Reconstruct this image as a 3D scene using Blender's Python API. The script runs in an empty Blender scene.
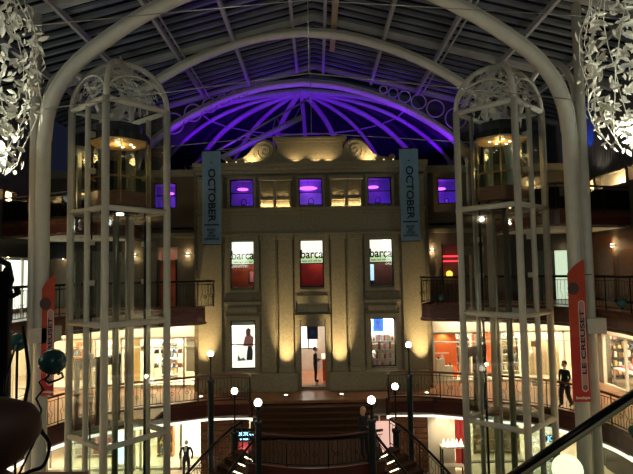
import bpy, math, random
from mathutils import Vector, Matrix
rnd = random.Random(7)
PI = math.pi
S = bpy.context.scene
COL = S.collection

# ------------------------------------------------------------------ camera, world, exposure
cd = bpy.data.cameras.new('camera'); cam = bpy.data.objects.new('camera', cd); COL.objects.link(cam)
cd.sensor_width = 36; cd.lens = 36 * 530 / 633; cd.clip_start = 0.05; cd.clip_end = 200
cam.matrix_world = Matrix.Translation((0, 0, 5.7)) @ Matrix.Rotation(math.radians(90 + 3.6), 4, 'X') @ Matrix.Rotation(math.radians(-1.0), 4, 'Z')
S.camera = cam
W = bpy.data.worlds.new('night'); S.world = W; W.use_nodes = True
W.node_tree.nodes['Background'].inputs[0].default_value = (0.02, 0.025, 0.05, 1)
W.node_tree.nodes['Background'].inputs[1].default_value = 0.35
S.view_settings.view_transform = 'Standard'; S.view_settings.look = 'None'
S.view_settings.exposure = -0.1; S.view_settings.gamma = 1
S.view_settings.use_curve_mapping = False

WARM = (1.0, 0.72, 0.36); CREAM = (1.0, 0.86, 0.62); PURPLE = (0.17, 0.0, 1.0); WHITE = (1, .95, .86)


def lamp(kind, loc, energy, color=WARM, target=None, size=0.1, angle=60, blend=0.6, sy=None, name='light'):
    d = bpy.data.lights.new(name, kind); d.energy = energy; d.color = color
    if kind == 'AREA':
        d.size = size
        if sy: d.shape = 'RECTANGLE'; d.size_y = sy
    else:
        d.shadow_soft_size = size
    if kind == 'SPOT': d.spot_size = math.radians(angle); d.spot_blend = blend
    o = bpy.data.objects.new(name, d); COL.objects.link(o); o.location = loc
    if target is not None:
        o.rotation_euler = (Vector(target) - Vector(loc)).to_track_quat('-Z', 'Y').to_euler()
    return o


# unseen area lights added as dim fill for the atrium and lift towers
lamp('AREA', (0, 6, 9.5), 38, (1, .9, .7), (0, 19, 11), 6, name='atrium_fill')
lamp('AREA', (-8, 2, 7.6), 200, (.93, 1, .86), (-8.5, 18, 5), 3, name='atrium_fill')
lamp('AREA', (8, 2, 7.6), 200, (.93, 1, .86), (8.5, 18, 5), 3, name='atrium_fill')
for s in (-1, 1):     # unseen spots added beside the upper galleries to brighten the roof
    for y in (14, 20.5):
        lamp('SPOT', (s * 12.6, y, 9.2), 310, (.85, .95, .9), (s * 4, y + 3, 16.5), .2, 95, name='roof_fill')
lamp('POINT', (.2, -1.2, 7.3), 30, (1, .85, .7), size=.2, name='foreground_fill')  # unseen light added to brighten the foreground rail and escalator
# purple floods behind the facade's parapet
for x, y, e in ((-5, 28.9, 800), (5, 28.9, 700), (0, 29.2, 400), (-8, 31, 800), (8, 31, 800)):
    lamp('SPOT', (x, y, 11.5), e, PURPLE, (x * .4, 33, 17), .2, 95, name='unseen_purple_light')
for s in (-1, 1):
    lamp('SPOT', (s * 7.2, 28.6, 11.4), 500, PURPLE, (s * 6, 30.5, 14.5), .2, 100, name='unseen_purple_light')


# ------------------------------------------------------------------ materials
def mat(name, color, rough=0.6, metal=0.0, var=0.0, scale=6.0, stretch=(1, 1, 1), bump=0.0, emis=None, es=0.0, color2=None, alpha=None, spec=None):
    m = bpy.data.materials.new(name); m.use_nodes = True
    nt = m.node_tree; b = nt.nodes['Principled BSDF']
    b.inputs['Base Color'].default_value = (*color, 1); b.inputs['Roughness'].default_value = rough; b.inputs['Metallic'].default_value = metal
    if spec is not None: b.inputs['Specular IOR Level'].default_value = spec
    if var or color2 or bump:
        tc = nt.nodes.new('ShaderNodeTexCoord'); mp = nt.nodes.new('ShaderNodeMapping'); mp.inputs['Scale'].default_value = stretch
        nt.links.new(tc.outputs['Object'], mp.inputs[0])
        n = nt.nodes.new('ShaderNodeTexNoise'); n.inputs['Scale'].default_value = scale; n.inputs['Detail'].default_value = 5
        nt.links.new(mp.outputs[0], n.inputs['Vector'])
        r = nt.nodes.new('ShaderNodeValToRGB')
        c2 = color2 or tuple(c * (1 - var) for c in color); c1 = tuple(min(1, c * (1 + var)) for c in color) if not color2 else color
        r.color_ramp.elements[0].position = .3; r.color_ramp.elements[0].color = (*c2, 1)
        r.color_ramp.elements[1].position = .7; r.color_ramp.elements[1].color = (*c1, 1)
        nt.links.new(n.outputs['Fac'], r.inputs[0]); nt.links.new(r.outputs[0], b.inputs['Base Color'])
        if bump:
            bp = nt.nodes.new('ShaderNodeBump'); bp.inputs['Strength'].default_value = bump; bp.inputs['Distance'].default_value = .02
            nt.links.new(n.outputs['Fac'], bp.inputs['Height']); nt.links.new(bp.outputs[0], b.inputs['Normal'])
    if emis:
        b.inputs['Emission Color'].default_value = (*emis, 1); b.inputs['Emission Strength'].default_value = es
    return m


def glass_mat(name, tint=(.965, .98, .97), refl=0.10, grow=0.0):
    m = bpy.data.materials.new(name); m.use_nodes = True; nt = m.node_tree; nt.nodes.clear()
    o = nt.nodes.new('ShaderNodeOutputMaterial'); t = nt.nodes.new('ShaderNodeBsdfTransparent'); t.inputs[0].default_value = (*tint, 1)
    g = nt.nodes.new('ShaderNodeBsdfGlossy'); g.inputs['Roughness'].default_value = .04
    f = nt.nodes.new('ShaderNodeLayerWeight'); f.inputs[0].default_value = .5
    pw = nt.nodes.new('ShaderNodeMath'); pw.operation = 'POWER'; pw.inputs[1].default_value = 4.0; nt.links.new(f.outputs['Facing'], pw.inputs[0])
    ad = nt.nodes.new('ShaderNodeMath'); ad.operation = 'MULTIPLY_ADD'; ad.inputs[1].default_value = .5; ad.inputs[2].default_value = refl * .35; ad.use_clamp = True
    nt.links.new(pw.outputs[0], ad.inputs[0])
    mx = nt.nodes.new('ShaderNodeMixShader'); nt.links.new(ad.outputs[0], mx.inputs[0]); nt.links.new(t.outputs[0], mx.inputs[1]); nt.links.new(g.outputs[0], mx.inputs[2])
    nt.links.new(mx.outputs[0], o.inputs[0]); return m


def brick_mat(name, c1, c2, mortar, scale=1.0, bw=.9, bh=.42, rough=.8):
    m = mat(name, c1, rough); nt = m.node_tree; b = nt.nodes['Principled BSDF']
    tc = nt.nodes.new('ShaderNodeTexCoord'); sx = nt.nodes.new('ShaderNodeSeparateXYZ'); cx = nt.nodes.new('ShaderNodeCombineXYZ')
    nt.links.new(tc.outputs['Object'], sx.inputs[0]); nt.links.new(sx.outputs[0], cx.inputs[0]); nt.links.new(sx.outputs[2], cx.inputs[1])
    br = nt.nodes.new('ShaderNodeTexBrick'); br.inputs['Color1'].default_value = (*c1, 1); br.inputs['Color2'].default_value = (*c2, 1)
    br.inputs['Mortar'].default_value = (*mortar, 1); br.inputs['Scale'].default_value = scale; br.inputs['Mortar Size'].default_value = .012
    br.inputs['Brick Width'].default_value = bw; br.inputs['Row Height'].default_value = bh
    nt.links.new(cx.outputs[0], br.inputs[0])
    n = nt.nodes.new('ShaderNodeTexNoise'); n.inputs['Scale'].default_value = 5; nt.links.new(tc.outputs['Object'], n.inputs['Vector'])
    mx = nt.nodes.new('ShaderNodeMixRGB'); mx.blend_type = 'MULTIPLY'; mx.inputs[0].default_value = .5
    nt.links.new(br.outputs[0], mx.inputs[1]); nt.links.new(n.outputs['Fac'], mx.inputs[2]); nt.links.new(mx.outputs[0], b.inputs['Base Color'])
    return m


stone = brick_mat('sandstone', (.235, .205, .13), (.20, .175, .11), (.125, .105, .068))
stone_d = mat('carved_sandstone', (.235, .205, .13), .75, var=.15, scale=9, bump=.2)
cream = mat('cream_painted_steel', (.60, .57, .47), .45, var=.06, scale=3)
cream_w = mat('cream_plaster', (.72, .66, .52), .8, var=.08, scale=2)
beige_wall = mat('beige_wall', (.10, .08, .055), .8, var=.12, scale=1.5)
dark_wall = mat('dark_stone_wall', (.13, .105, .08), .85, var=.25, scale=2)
roof_dark = mat('dark_roof_glass', (.010, .013, .022), .25, var=.3, scale=.6)
slat_m = mat('grey_roof_louvre', (.15, .165, .17), .4, metal=.2, var=.45, scale=1.5, stretch=(.3, 3, 1))
steel_roof = mat('pale_roof_steel', (.33, .32, .29), .5, var=.08, scale=3)
apse_m = mat('apse_rib_paint', (.30, .30, .30), .5, var=.08, scale=3)
red_wood = mat('red_stained_timber', (.115, .022, .014), .38, color2=(.055, .010, .008), scale=4, stretch=(.3, .3, 6))
brown_wood = mat('brown_timber', (.20, .085, .035), .4, color2=(.11, .045, .02), scale=5, stretch=(.4, .4, 5))
stair_wood = mat('stair_timber', (.075, .033, .016), .85, spec=.1, color2=(.055, .024, .012), scale=5, stretch=(.6, 6, 1))
floor_m = mat('polished_brown_floor', (.30, .14, .065), .28, color2=(.17, .075, .035), scale=2.2)
floor_pale = mat('pale_tile_floor', (.45, .38, .28), .3, var=.1, scale=2)
iron = mat('black_iron', (.012, .012, .013), .45, metal=.6, var=.2, scale=20)
iron_b = mat('dark_green_iron', (.012, .022, .026), .4, metal=.4, var=.2, scale=12)
black = mat('black_gloss', (.01, .01, .011), .25, var=.2, scale=8)
rubber = mat('black_rubber', (.012, .013, .012), .35, var=.2, scale=8)
brass = mat('dull_brass', (.45, .36, .16), .35, metal=.9, var=.2, scale=10)
steel = mat('brushed_steel', (.42, .43, .40), .3, metal=.8, var=.15, scale=10)
corr = mat('corrugated_grey_cladding', (.13, .125, .115), .5, metal=.3, var=.15, scale=2)
glass = glass_mat('clear_glass'); glass_g = glass_mat('greenish_glass', (.88, .94, .90), .16); glass_dk = glass_mat('smoked_glass', (.25, .30, .29), .12)
teal = mat('teal_glass_ball', (.045, .16, .14), .22, color2=(.02, .09, .085), scale=14, bump=.4)
blue_ban = mat('blue_banner_cloth', (.15, .26, .36), .8, var=.08, scale=4)
navy_ink = mat('navy_print', (.006, .010, .018), .8, var=.1)
orange_ban = mat('orange_banner_cloth', (.62, .085, .03), .75, color2=(.50, .055, .025), scale=3)
red_ban = mat('red_banner_cloth', (.55, .03, .022), .75, color2=(.46, .025, .02), scale=3)
white_p = mat('white_print', (.80, .76, .68), .7, var=.03)
orange_wall = mat('orange_shop_panel', (.80, .15, .03), .6, var=.08, scale=2)
redp = mat('red_shop_panel', (.62, .05, .05), .6, var=.1, scale=3)
cloth_k = mat('black_clothing', (.018, .018, .022), .85, var=.2, scale=10)
cloth_d = mat('dark_denim', (.03, .035, .06), .85, var=.2, scale=10)
skin = mat('skin', (.55, .33, .22), .55, var=.05, scale=5)
hair_b = mat('brown_hair', (.06, .035, .02), .6, var=.2, scale=20); hair_y = mat('fair_hair', (.45, .33, .17), .6, var=.15, scale=20)
leafm = mat('white_metal_leaf', (.86, .85, .74), .35, metal=.15, var=.05, scale=6)
amber_w = mat('amber_wood_panel', (.55, .27, .09), .4, color2=(.35, .16, .05), scale=5, stretch=(1, 1, 4))


def glow(name, color, s):
    return mat(name, tuple(min(1, c) for c in color), .6, emis=color, es=s)


G_globe = glow('opal_globe', (1, .93, .75), 9)
G_white = glow('white_lightbox', (1, .97, .86), 1.15)
G_warm = glow('warm_light_panel', (1, .80, .50), 3.0)
G_shop = glow('shop_ceiling_light', (1, .90, .70), 7)
G_trim = glow('glowing_white_trim', (1, .93, .80), 1.6)  # glow put into white trim in place of light falling on it
G_amber = glow('amber_lamp', (1, .66, .25), 2.0)
G_blue = glow('blue_neon', (.03, .16, 1), 2.2)
G_cyan = glow('cyan_lit_sign', (.35, .75, 1), 3.0)
G_red = glow('red_neon', (1, .04, .06), 2.2)
G_pink = glow('magenta_lamp', (.62, .12, 1), 2.6)
G_led = glow('step_led', (1, .88, .55), 5)
G_green = glow('pale_green_lightbox', (.66, .85, .46), .8)
G_daywhite = glow('cool_lightbox', (.90, 1.0, .82), 1.5)


# ------------------------------------------------------------------ mesh building
def wm(o):
    m = Matrix.LocRotScale(o.location, o.rotation_euler, o.scale)
    return wm(o.parent) @ o.matrix_parent_inverse @ m if o.parent is not None else m


def adopt(o, parent):
    # parts are drawn in world coordinates unless their thing is flagged as drawn in its own frame
    root = parent
    while root.parent is not None: root = root.parent
    o.parent = parent
    if root.get('local') is None: o.matrix_parent_inverse = wm(parent).inverted()


class MB:
    def __init__(s): s.v = []; s.f = []; s.sm = []
    def add(s, vs, fs, smooth=False):
        n = len(s.v); s.v += [tuple(v) for v in vs]; s.f += [tuple(i + n for i in f) for f in fs]; s.sm += [smooth] * len(fs); return s
    def box(s, a, b, rz=0, piv=None):
        x0, y0, z0 = a; x1, y1, z1 = b
        vs = [(x0, y0, z0), (x1, y0, z0), (x1, y1, z0), (x0, y1, z0), (x0, y0, z1), (x1, y0, z1), (x1, y1, z1), (x0, y1, z1)]
        if rz:
            cx, cy = piv or ((x0 + x1) / 2, (y0 + y1) / 2); c, q = math.cos(rz), math.sin(rz)
            vs = [(cx + (x - cx) * c - (y - cy) * q, cy + (x - cx) * q + (y - cy) * c, z) for x, y, z in vs]
        return s.add(vs, [(0, 3, 2, 1), (4, 5, 6, 7), (0, 1, 5, 4), (1, 2, 6, 5), (2, 3, 7, 6), (3, 0, 4, 7)])
    def tube(s, pts, r, n=8, closed=False, cap=True, flat=None):
        pts = [Vector(p) for p in pts]; N = len(pts)
        rs = r if isinstance(r, (list, tuple)) else [r] * N
        rings = []; prev = None
        for i, p in enumerate(pts):
            if closed: t = pts[(i + 1) % N] - pts[i - 1]
            else: t = pts[min(i + 1, N - 1)] - pts[max(i - 1, 0)]
            if t.length < 1e-9: t = Vector((0, 0, 1))
            t.normalize()
            if prev is None:
                up = Vector((0, 0, 1)) if abs(t.z) < .9 else Vector((0, 1, 0))
                a = t.cross(up).normalized()
            else:
                a = (prev - t * prev.dot(t)).normalized()
            prev = a; b = t.cross(a)
            k1 = k2 = 1
            if flat: k1, k2 = flat
            rings.append([p + (a * math.cos(2 * PI * j / n) * k1 + b * math.sin(2 * PI * j / n) * k2) * rs[i] for j in range(n)])
        vs = [v for g in rings for v in g]; fs = []
        M = N if closed else N - 1
        for i in range(M):
            for j in range(n):
                i2 = (i + 1) % N
                fs.append((i * n + j, i * n + (j + 1) % n, i2 * n + (j + 1) % n, i2 * n + j))
        if cap and not closed:
            fs.append(tuple(range(n - 1, -1, -1))); fs.append(tuple((N - 1) * n + j for j in range(n)))
        return s.add(vs, fs, n > 4)
    def lathe(s, prof, c=(0, 0, 0), n=16):
        vs = []; fs = []
        for r, z in prof:
            for j in range(n): vs.append((c[0] + r * math.cos(2 * PI * j / n), c[1] + r * math.sin(2 * PI * j / n), c[2] + z))
        for i in range(len(prof) - 1):
            for j in range(n): fs.append((i * n + j, i * n + (j + 1) % n, (i + 1) * n + (j + 1) % n, (i + 1) * n + j))
        fs.append(tuple(range(n - 1, -1, -1))); fs.append(tuple((len(prof) - 1) * n + j for j in range(n)))
        return s.add(vs, fs, True)
    def ball(s, c, r, n=14, sq=1.0):
        k = max(5, n // 2)
        return s.lathe([(max(1e-4, r * math.sin(PI * i / k)), -r * sq * math.cos(PI * i / k)) for i in range(k + 1)], c, n)
    def prism(s, poly, h0, h1, axis='Z'):
        # poly: list of 2D points; axis Z: (x,y) ; axis Y: (x,z) extruded along y ; axis X: (y,z) extruded along x
        n = len(poly)
        def P(p, h): return (p[0], p[1], h) if axis == 'Z' else ((p[0], h, p[1]) if axis == 'Y' else (h, p[0], p[1]))
        vs = [P(p, h0) for p in poly] + [P(p, h1) for p in poly]
        fs = [tuple(range(n - 1, -1, -1)), tuple(range(n, 2 * n))] + [(i, (i + 1) % n, n + (i + 1) % n, n + i) for i in range(n)]
        return s.add(vs, fs)
    def band(s, pts, z0, z1, t):
        # vertical band following plan polyline pts, thickness t to the left of travel
        P = [Vector((p[0], p[1])) for p in pts]; N = len(P); off = []
        for i in range(N):
            d = (P[min(i + 1, N - 1)] - P[max(i - 1, 0)]).normalized(); off.append(P[i] + Vector((-d.y, d.x)) * t)
        vs = []
        for i in range(N):
            vs += [(P[i].x, P[i].y, z0), (P[i].x, P[i].y, z1), (off[i].x, off[i].y, z1), (off[i].x, off[i].y, z0)]
        fs = []
        for i in range(N - 1):
            for j in range(4): fs.append((4 * i + j, 4 * i + (j + 1) % 4, 4 * i + 4 + (j + 1) % 4, 4 * i + 4 + j))
        fs += [(3, 2, 1, 0), tuple(4 * (N - 1) + j for j in range(4))]
        return s.add(vs, fs)
    def holes(s, x0, x1, z0, z1, y0, y1, hs, axis='Y'):
        # wall slab with rectangular openings hs = [(xa, xb, za, zb)]
        xs = sorted({x0, x1, *[h[0] for h in hs], *[h[1] for h in hs]}); zs = sorted({z0, z1, *[h[2] for h in hs], *[h[3] for h in hs]})
        for i in range(len(xs) - 1):
            st = None
            for k in range(len(zs) - 1):
                cx, cz = (xs[i] + xs[i + 1]) / 2, (zs[k] + zs[k + 1]) / 2
                solid = x0 <= cx <= x1 and z0 <= cz <= z1 and not any(h[0] < cx < h[1] and h[2] < cz < h[3] for h in hs)
                if solid and st is None: st = zs[k]
                if st is not None and (not solid or k == len(zs) - 2):
                    e = zs[k + 1] if solid else zs[k]
                    if axis == 'Y': s.box((xs[i], y0, st), (xs[i + 1], y1, e))
                    else: s.box((y0, xs[i], st), (y1, xs[i + 1], e))
                    st = None
        return s
    def build(s, name, m, parent=None, bevel=0, kind=None):
        me = bpy.data.meshes.new(name); me.from_pydata(s.v, [], s.f)
        for p, q in zip(me.polygons, s.sm): p.use_smooth = q
        import bmesh
        b = bmesh.new(); b.from_mesh(me); bmesh.ops.recalc_face_normals(b, faces=b.faces); b.to_mesh(me); b.free()
        me.materials.append(m)
        o = bpy.data.objects.new(name, me); COL.objects.link(o)
        if parent is not None:
            adopt(o, parent)
        if bevel:
            bv = o.modifiers.new('bevel', 'BEVEL'); bv.width = bevel; bv.segments = 2; bv.limit_method = 'ANGLE'
        if kind: o['kind'] = kind
        return o


def tag(o, label, cat, group=None, kind=None):
    o['label'] = label; o['category'] = cat
    if group: o['group'] = group
    if kind: o['kind'] = kind
    return o


def thing(name, label, cat, loc=(0, 0, 0), rz=0, group=None, local=False):
    o = bpy.data.objects.new(name, None); COL.objects.link(o); o.location = loc; o.rotation_euler = (0, 0, rz)
    o.empty_display_size = .1
    if local: o['local'] = 1
    return tag(o, label, cat, group)


def dup(root, loc, rz=0, label=None, group=None, scale=None):
    def cp(o, par):
        c = o.copy(); COL.objects.link(c); c.parent = par
        for ch in o.children: cp(ch, c)
        return c
    r = cp(root, None); r.location = loc; r.rotation_euler = (0, 0, rz)
    if scale: r.scale = (scale,) * 3
    if label: r['label'] = label
    if group: r['group'] = group
    return r


def text(name, body, loc, size, m, parent=None, rot=(PI / 2, 0, 0), align='CENTER', extr=.004, sx=1.0):
    c = bpy.data.curves.new(name, 'FONT'); c.body = body; c.size = size; c.align_x = align; c.align_y = 'CENTER'; c.extrude = extr; c.offset = .022 * size
    tmp = bpy.data.objects.new('tmp', c); COL.objects.link(tmp)
    me = bpy.data.meshes.new_from_object(tmp.evaluated_get(bpy.context.evaluated_depsgraph_get()))
    bpy.data.objects.remove(tmp); me.name = name
    if not me.materials: me.materials.append(m)
    o = bpy.data.objects.new(name, me); COL.objects.link(o); o.location = loc; o.rotation_euler = rot; o.scale = (sx, 1, 1)
    if parent is not None:
        adopt(o, parent)
    return o


def smooth_curve(pts, n=6):
    P = [Vector(p) for p in pts]; out = []
    for i in range(len(P) - 1):
        a = P[max(i - 1, 0)]; b = P[i]; c = P[i + 1]; d = P[min(i + 2, len(P) - 1)]
        for k in range(n):
            t = k / n
            out.append(.5 * ((2 * b) + (-a + c) * t + (2 * a - 5 * b + 4 * c - d) * t * t + (-a + 3 * b - 3 * c + d) * t ** 3))
    out.append(P[-1]); return out


def resample(pts, step):
    P = [Vector(p) for p in pts]; out = [P[0].copy()]; acc = 0
    for i in range(len(P) - 1):
        d = (P[i + 1] - P[i]); L = d.length; pos = step - acc
        while pos <= L:
            out.append(P[i] + d * (pos / L)); pos += step
        acc = (acc + L) % step if L else acc
    return out


def struct(o): o['kind'] = 'structure'; return o


# ================================================================== SETTING
WX = 13.8; WY = 27.0; SKYZ = 13.8
# plan of the gallery edge (right side; mirrored for the left)
EDGE = smooth_curve([(10.4, 3, 0), (10.4, 12, 0), (10.38, 17, 0), (10.3, 19.3, 0), (9.5, 21.3, 0), (8.1, 22.4, 0), (6.3, 23.2, 0), (5.0, 23.75, 0)], 5)
NOSE4 = EDGE + smooth_curve([(5.0, 23.75, 0), (4.75, 24.1, 0), (4.85, 24.8, 0), (5.3, 25.3, 0)], 4)[1:]
EDGE8 = smooth_curve([(13.8, 23.2, 0), (11.8, 22.5, 0), (10.2, 21.6, 0), (9.3, 22.0, 0), (9.0, 23.2, 0), (8.9, 25.2, 0), (8.9, 27, 0)], 5)


def mir(pts, s): return [(p[0] * s - (.4 * max(0, min(1, (p[1] - 22.5))) if s < 0 and len(pts) == len(NOSE4) + 0 else 0), p[1]) for p in pts]


struct(MB().box((-18, -2, -4.3), (18, 32, -4)).build('floor', floor_pale))
# upper landing in front of the facade with the two galleries on the same level
for s, side in ((-1, 'left'), (1, 'right')):
    poly = mir(EDGE, s) + [(0, 23.75)] + [(0, WY), (s * WX, WY), (s * WX, 3)]
    m = MB().prism([(p[0], p[1]) for p in poly], -.12, 0)
    struct(m.build('floor_gallery_lower_' + side, floor_m))
    poly = mir(NOSE4, s) + [(s * 5.85, 25.6), (s * 5.85, WY), (s * WX, WY), (s * WX, 3)]
    struct(MB().prism(poly, 3.88, 4.0).build('floor_gallery_middle_' + side, floor_m))
    struct(MB().prism(poly, 3.42, 3.5).build('ceiling_gallery_lower_' + side, cream_w))
    poly8 = mir(EDGE8, s) + [(s * WX, WY)]
    struct(MB().prism(poly8, 7.8, 7.95).build('floor_gallery_upper_' + side, floor_m))
    struct(MB().prism(poly8, 7.36, 7.44).build('ceiling_gallery_upper_' + side, cream_w))
    struct(MB().prism(mir(EDGE, s) + [(0, 23.75), (0, WY), (s * WX, WY), (s * WX, 3)], -.72, -.64).build('ceiling_gallery_ground_' + side, cream_w))
    # timber fascias
    t = .1 * s
    struct(MB().band(mir(NOSE4, s), 3.38, 4.1, -t).build('trim_middle_fascia_' + side, red_wood))
    struct(MB().band(mir(NOSE4, s), 3.36, 3.44, t * .6).build('trim_middle_moulding_' + side, brown_wood))
    e0 = EDGE + [Vector((3.6, 23.95, 0)), Vector((3.2, 23.9, 0)), Vector((3.0, 23.6, 0))]
    struct(MB().band(mir(e0, s), -.68, .06, -t).build('trim_lower_fascia_' + side, red_wood))
    struct(MB().band([(p[0], p[1] + .12) for p in mir(e0, s)], -.86, -.68, -t * .6).build('trim_glow_edge_' + side, G_trim))  # white edge trim under the fascia, made to glow by its material
    struct(MB().band(mir(EDGE8, s), 7.34, 8.02, -t).build('trim_upper_fascia_' + side, red_wood))
    # side walls with the lit clerestory slot
    x0, x1 = (s * WX, s * (WX + .25)); a, b = min(x0, x1), max(x0, x1)
    hs = [(4, 12, -3.9, -1.1), (12.6, 25.8, -3.9, -1.1), (4, 25.8, 0.05, 2.45), (4, 26.9, 9.4, 10.05) if s > 0 else (4, 24.3, 9.05, 9.5)]
    hs += [(21.3, 22.6, 4.0, 6.5)] if s < 0 else []
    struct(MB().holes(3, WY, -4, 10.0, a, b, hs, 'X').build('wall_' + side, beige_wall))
    m = MB()
    for i in range(172):
        y = 3 + i * .14
        m.prism([(y, 10.0), (y + .07, 10.0), (y + .07, 13.9), (y, 13.9)], s * (WX - .05), s * (WX + .1), 'X')
    m.box((a, 3, 10.0), (b, WY, 13.9)); struct(m.build('wall_cladding_' + side, corr))
    struct(MB().box((min(s * 14.3, s * 14.4), 3, 8.9), (max(s * 14.3, s * 14.4), 29, 10.4)).build('trim_clerestory_panel_' + side, cream_w))
    for k in range(9):
        y = 4 + k * 2.75
        struct(MB().box((a - .02, y - .1, 9.0), (b + .02, y + .1, 10.05)).build('trim_clerestory_post_' + side, beige_wall))
        lamp('POINT', (s * 14.14, y + 1.3, 9.3), 150 if s > 0 else 60, WARM, size=.1, name='clerestory_lamp')
    # end wall beside the facade
    def X(v): return s * v
    def hole(xa, xb, za, zb): return (min(s * xa, s * xb), max(s * xa, s * xb), za, zb)
    hs = [hole(5.75, 13.5, .05, 2.5), hole(5.75, 13.5, -3.95, -1.1), hole(7.15, 8.3, 9.0, 10.3)] if s < 0 else [hole(5.75, 13.5, .05, 2.5), hole(5.75, 13.5, -3.95, -1.1), hole(6.25, 7.4, 9.0, 10.3)]
    if s < 0: hs += [hole(7.2, 8.05, 4.02, 6.35)]
    else: hs += [hole(6.4, 7.5, 4.9, 6.9), hole(11.2, 12.9, 4.02, 6.5)]
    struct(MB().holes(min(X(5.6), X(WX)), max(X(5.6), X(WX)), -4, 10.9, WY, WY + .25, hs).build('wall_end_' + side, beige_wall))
    struct(MB().box((min(X(5.4), X(WX)), WY - .25, 7.5), (max(X(5.4), X(WX)), WY, 7.7)).build('trim_string_course_' + side, stone_d))
    struct(MB().box((min(X(5.4), X(WX)), WY - .2, 10.6), (max(X(5.4), X(WX)), WY + .3, 10.95)).build('trim_parapet_' + side, stone_d))
    # cream bulkhead above the shopfronts
    struct(MB().box((min(X(5.7), X(WX)), WY - .3, 2.5), (max(X(5.7), X(WX)), WY, 3.42)).build('trim_bulkhead_' + side, cream_w))
    struct(MB().box((min(X(13.5), X(WX)), 4, 2.5), (max(X(13.5), X(WX)), WY, 3.42)).build('trim_bulkhead_side_' + side, cream_w))

# floor of the landing between the galleries, closing wall behind shops
struct(MB().box((-18, 30.6, -4), (18, 30.8, 10.9)).build('wall_rear', cream_w))
struct(MB().box((-18, 27.3, 10.9), (18, 30.8, 11.0)).build('ceiling_roof_deck', dark_wall))
for s, side in ((-1, 'left'), (1, 'right')):
    struct(MB().box((min(s * 17, s * 17.2), 3, -4), (max(s * 17, s * 17.2), 31, 10.2)).build('wall_shop_rear_' + side, cream_w))
    for z, nm in ((3.4, 'lower'), (-.7, 'ground'), (7.4, 'middle')):
        struct(MB().box((min(s * 5.7, s * 17), 27.25, z), (max(s * 5.7, s * 17), 30.8, z + .1)).build('ceiling_shop_%s_%s' % (nm, side), cream_w))
        struct(MB().box((min(s * 14.05, s * 17), 3, z), (max(s * 14.05, s * 17), 27.25, z + .1)).build('ceiling_side_shop_%s_%s' % (nm, side), cream_w))
    for z, nm in ((-.1, 'lower'), (3.9, 'middle'), (7.9, 'upper')):
        struct(MB().box((min(s * 5.7, s * 17), 27.0, z), (max(s * 5.7, s * 17), 30.8, z + .1)).build('floor_shop_%s_%s' % (nm, side), floor_pale))
        struct(MB().box((min(s * 14.05, s * 17), 3, z), (max(s * 14.05, s * 17), 27.25, z + .1)).build('floor_side_shop_%s_%s' % (nm, side), floor_pale))

# ------------------------------------------------------------------ pitched roof
def rz_(x): return 17.35 - .26 * abs(x)


for s, side in ((-1, 'left'), (1, 'right')):
    struct(MB().prism([(0, rz_(0) + .45), (s * 14.2, rz_(14.2) + .45), (s * 14.2, rz_(14.2) + .5), (0, rz_(0) + .5)], -1, 32, 'Y').build('ceiling_roof_' + side, roof_dark))
    m = MB(); y = 2.0
    while y < 31:
        m.prism([(0, rz_(0) + .22), (s * 13.9, rz_(13.9) + .22), (s * 13.9, rz_(13.9) + .34), (0, rz_(0) + .34)], y, y + .17 + .05 * (int(y * 7) % 2), 'Y')
        y += .62
    struct(m.build('ceiling_louvre_' + side, slat_m))
m = MB()
for y in (6, 12, 18, 24, 30):
    for s in (-1, 1):
        o = struct(MB().prism([(0, rz_(0)), (s * 13.9, rz_(13.9)), (s * 13.9, rz_(13.9) + .22), (0, rz_(0) + .22)], y - .14, y + .14, 'Y').build('trim_rafter', steel_roof))
for x in (.75, 3.5, 6.1, 8.8, 11.4):
    for s in (-1, 1):
        xx = s * x - .2
        struct(MB().box((xx - .07, 3, rz_(x) - .12), (xx + .07, 30, rz_(x) + .12)).build('trim_purlin', steel_roof))
        if x in (6.1,):
            struct(MB().box((xx + .28, 3, rz_(x) - .10), (xx + .34, 30, rz_(x) - .02)).build('trim_purlin', steel_roof))
struct(MB().box((.85, 17, rz_(1) - .02), (1.12, 27, rz_(1) + .06)).build('trim_ridge_plank', mat('pale_plank', (.36, .27, .16), .7, var=.1)))

# ------------------------------------------------------------------ arches of cream tube
HALF = [(9.0, -4), (9.0, 4), (9.0, 9.6), (8.97, 10.4), (8.85, 11.3), (8.5, 12.2), (7.8, 13.1), (6.5, 14.1), (5.1, 14.95), (3.5, 15.65), (1.8, 16.15), (0, 16.35)]
prof = smooth_curve([(a, b, 0) for a, b in HALF], 3)
prof = [(-p.x, p.y) for p in prof] + [(p.x, p.y) for p in reversed(prof[:-1])]


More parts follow.
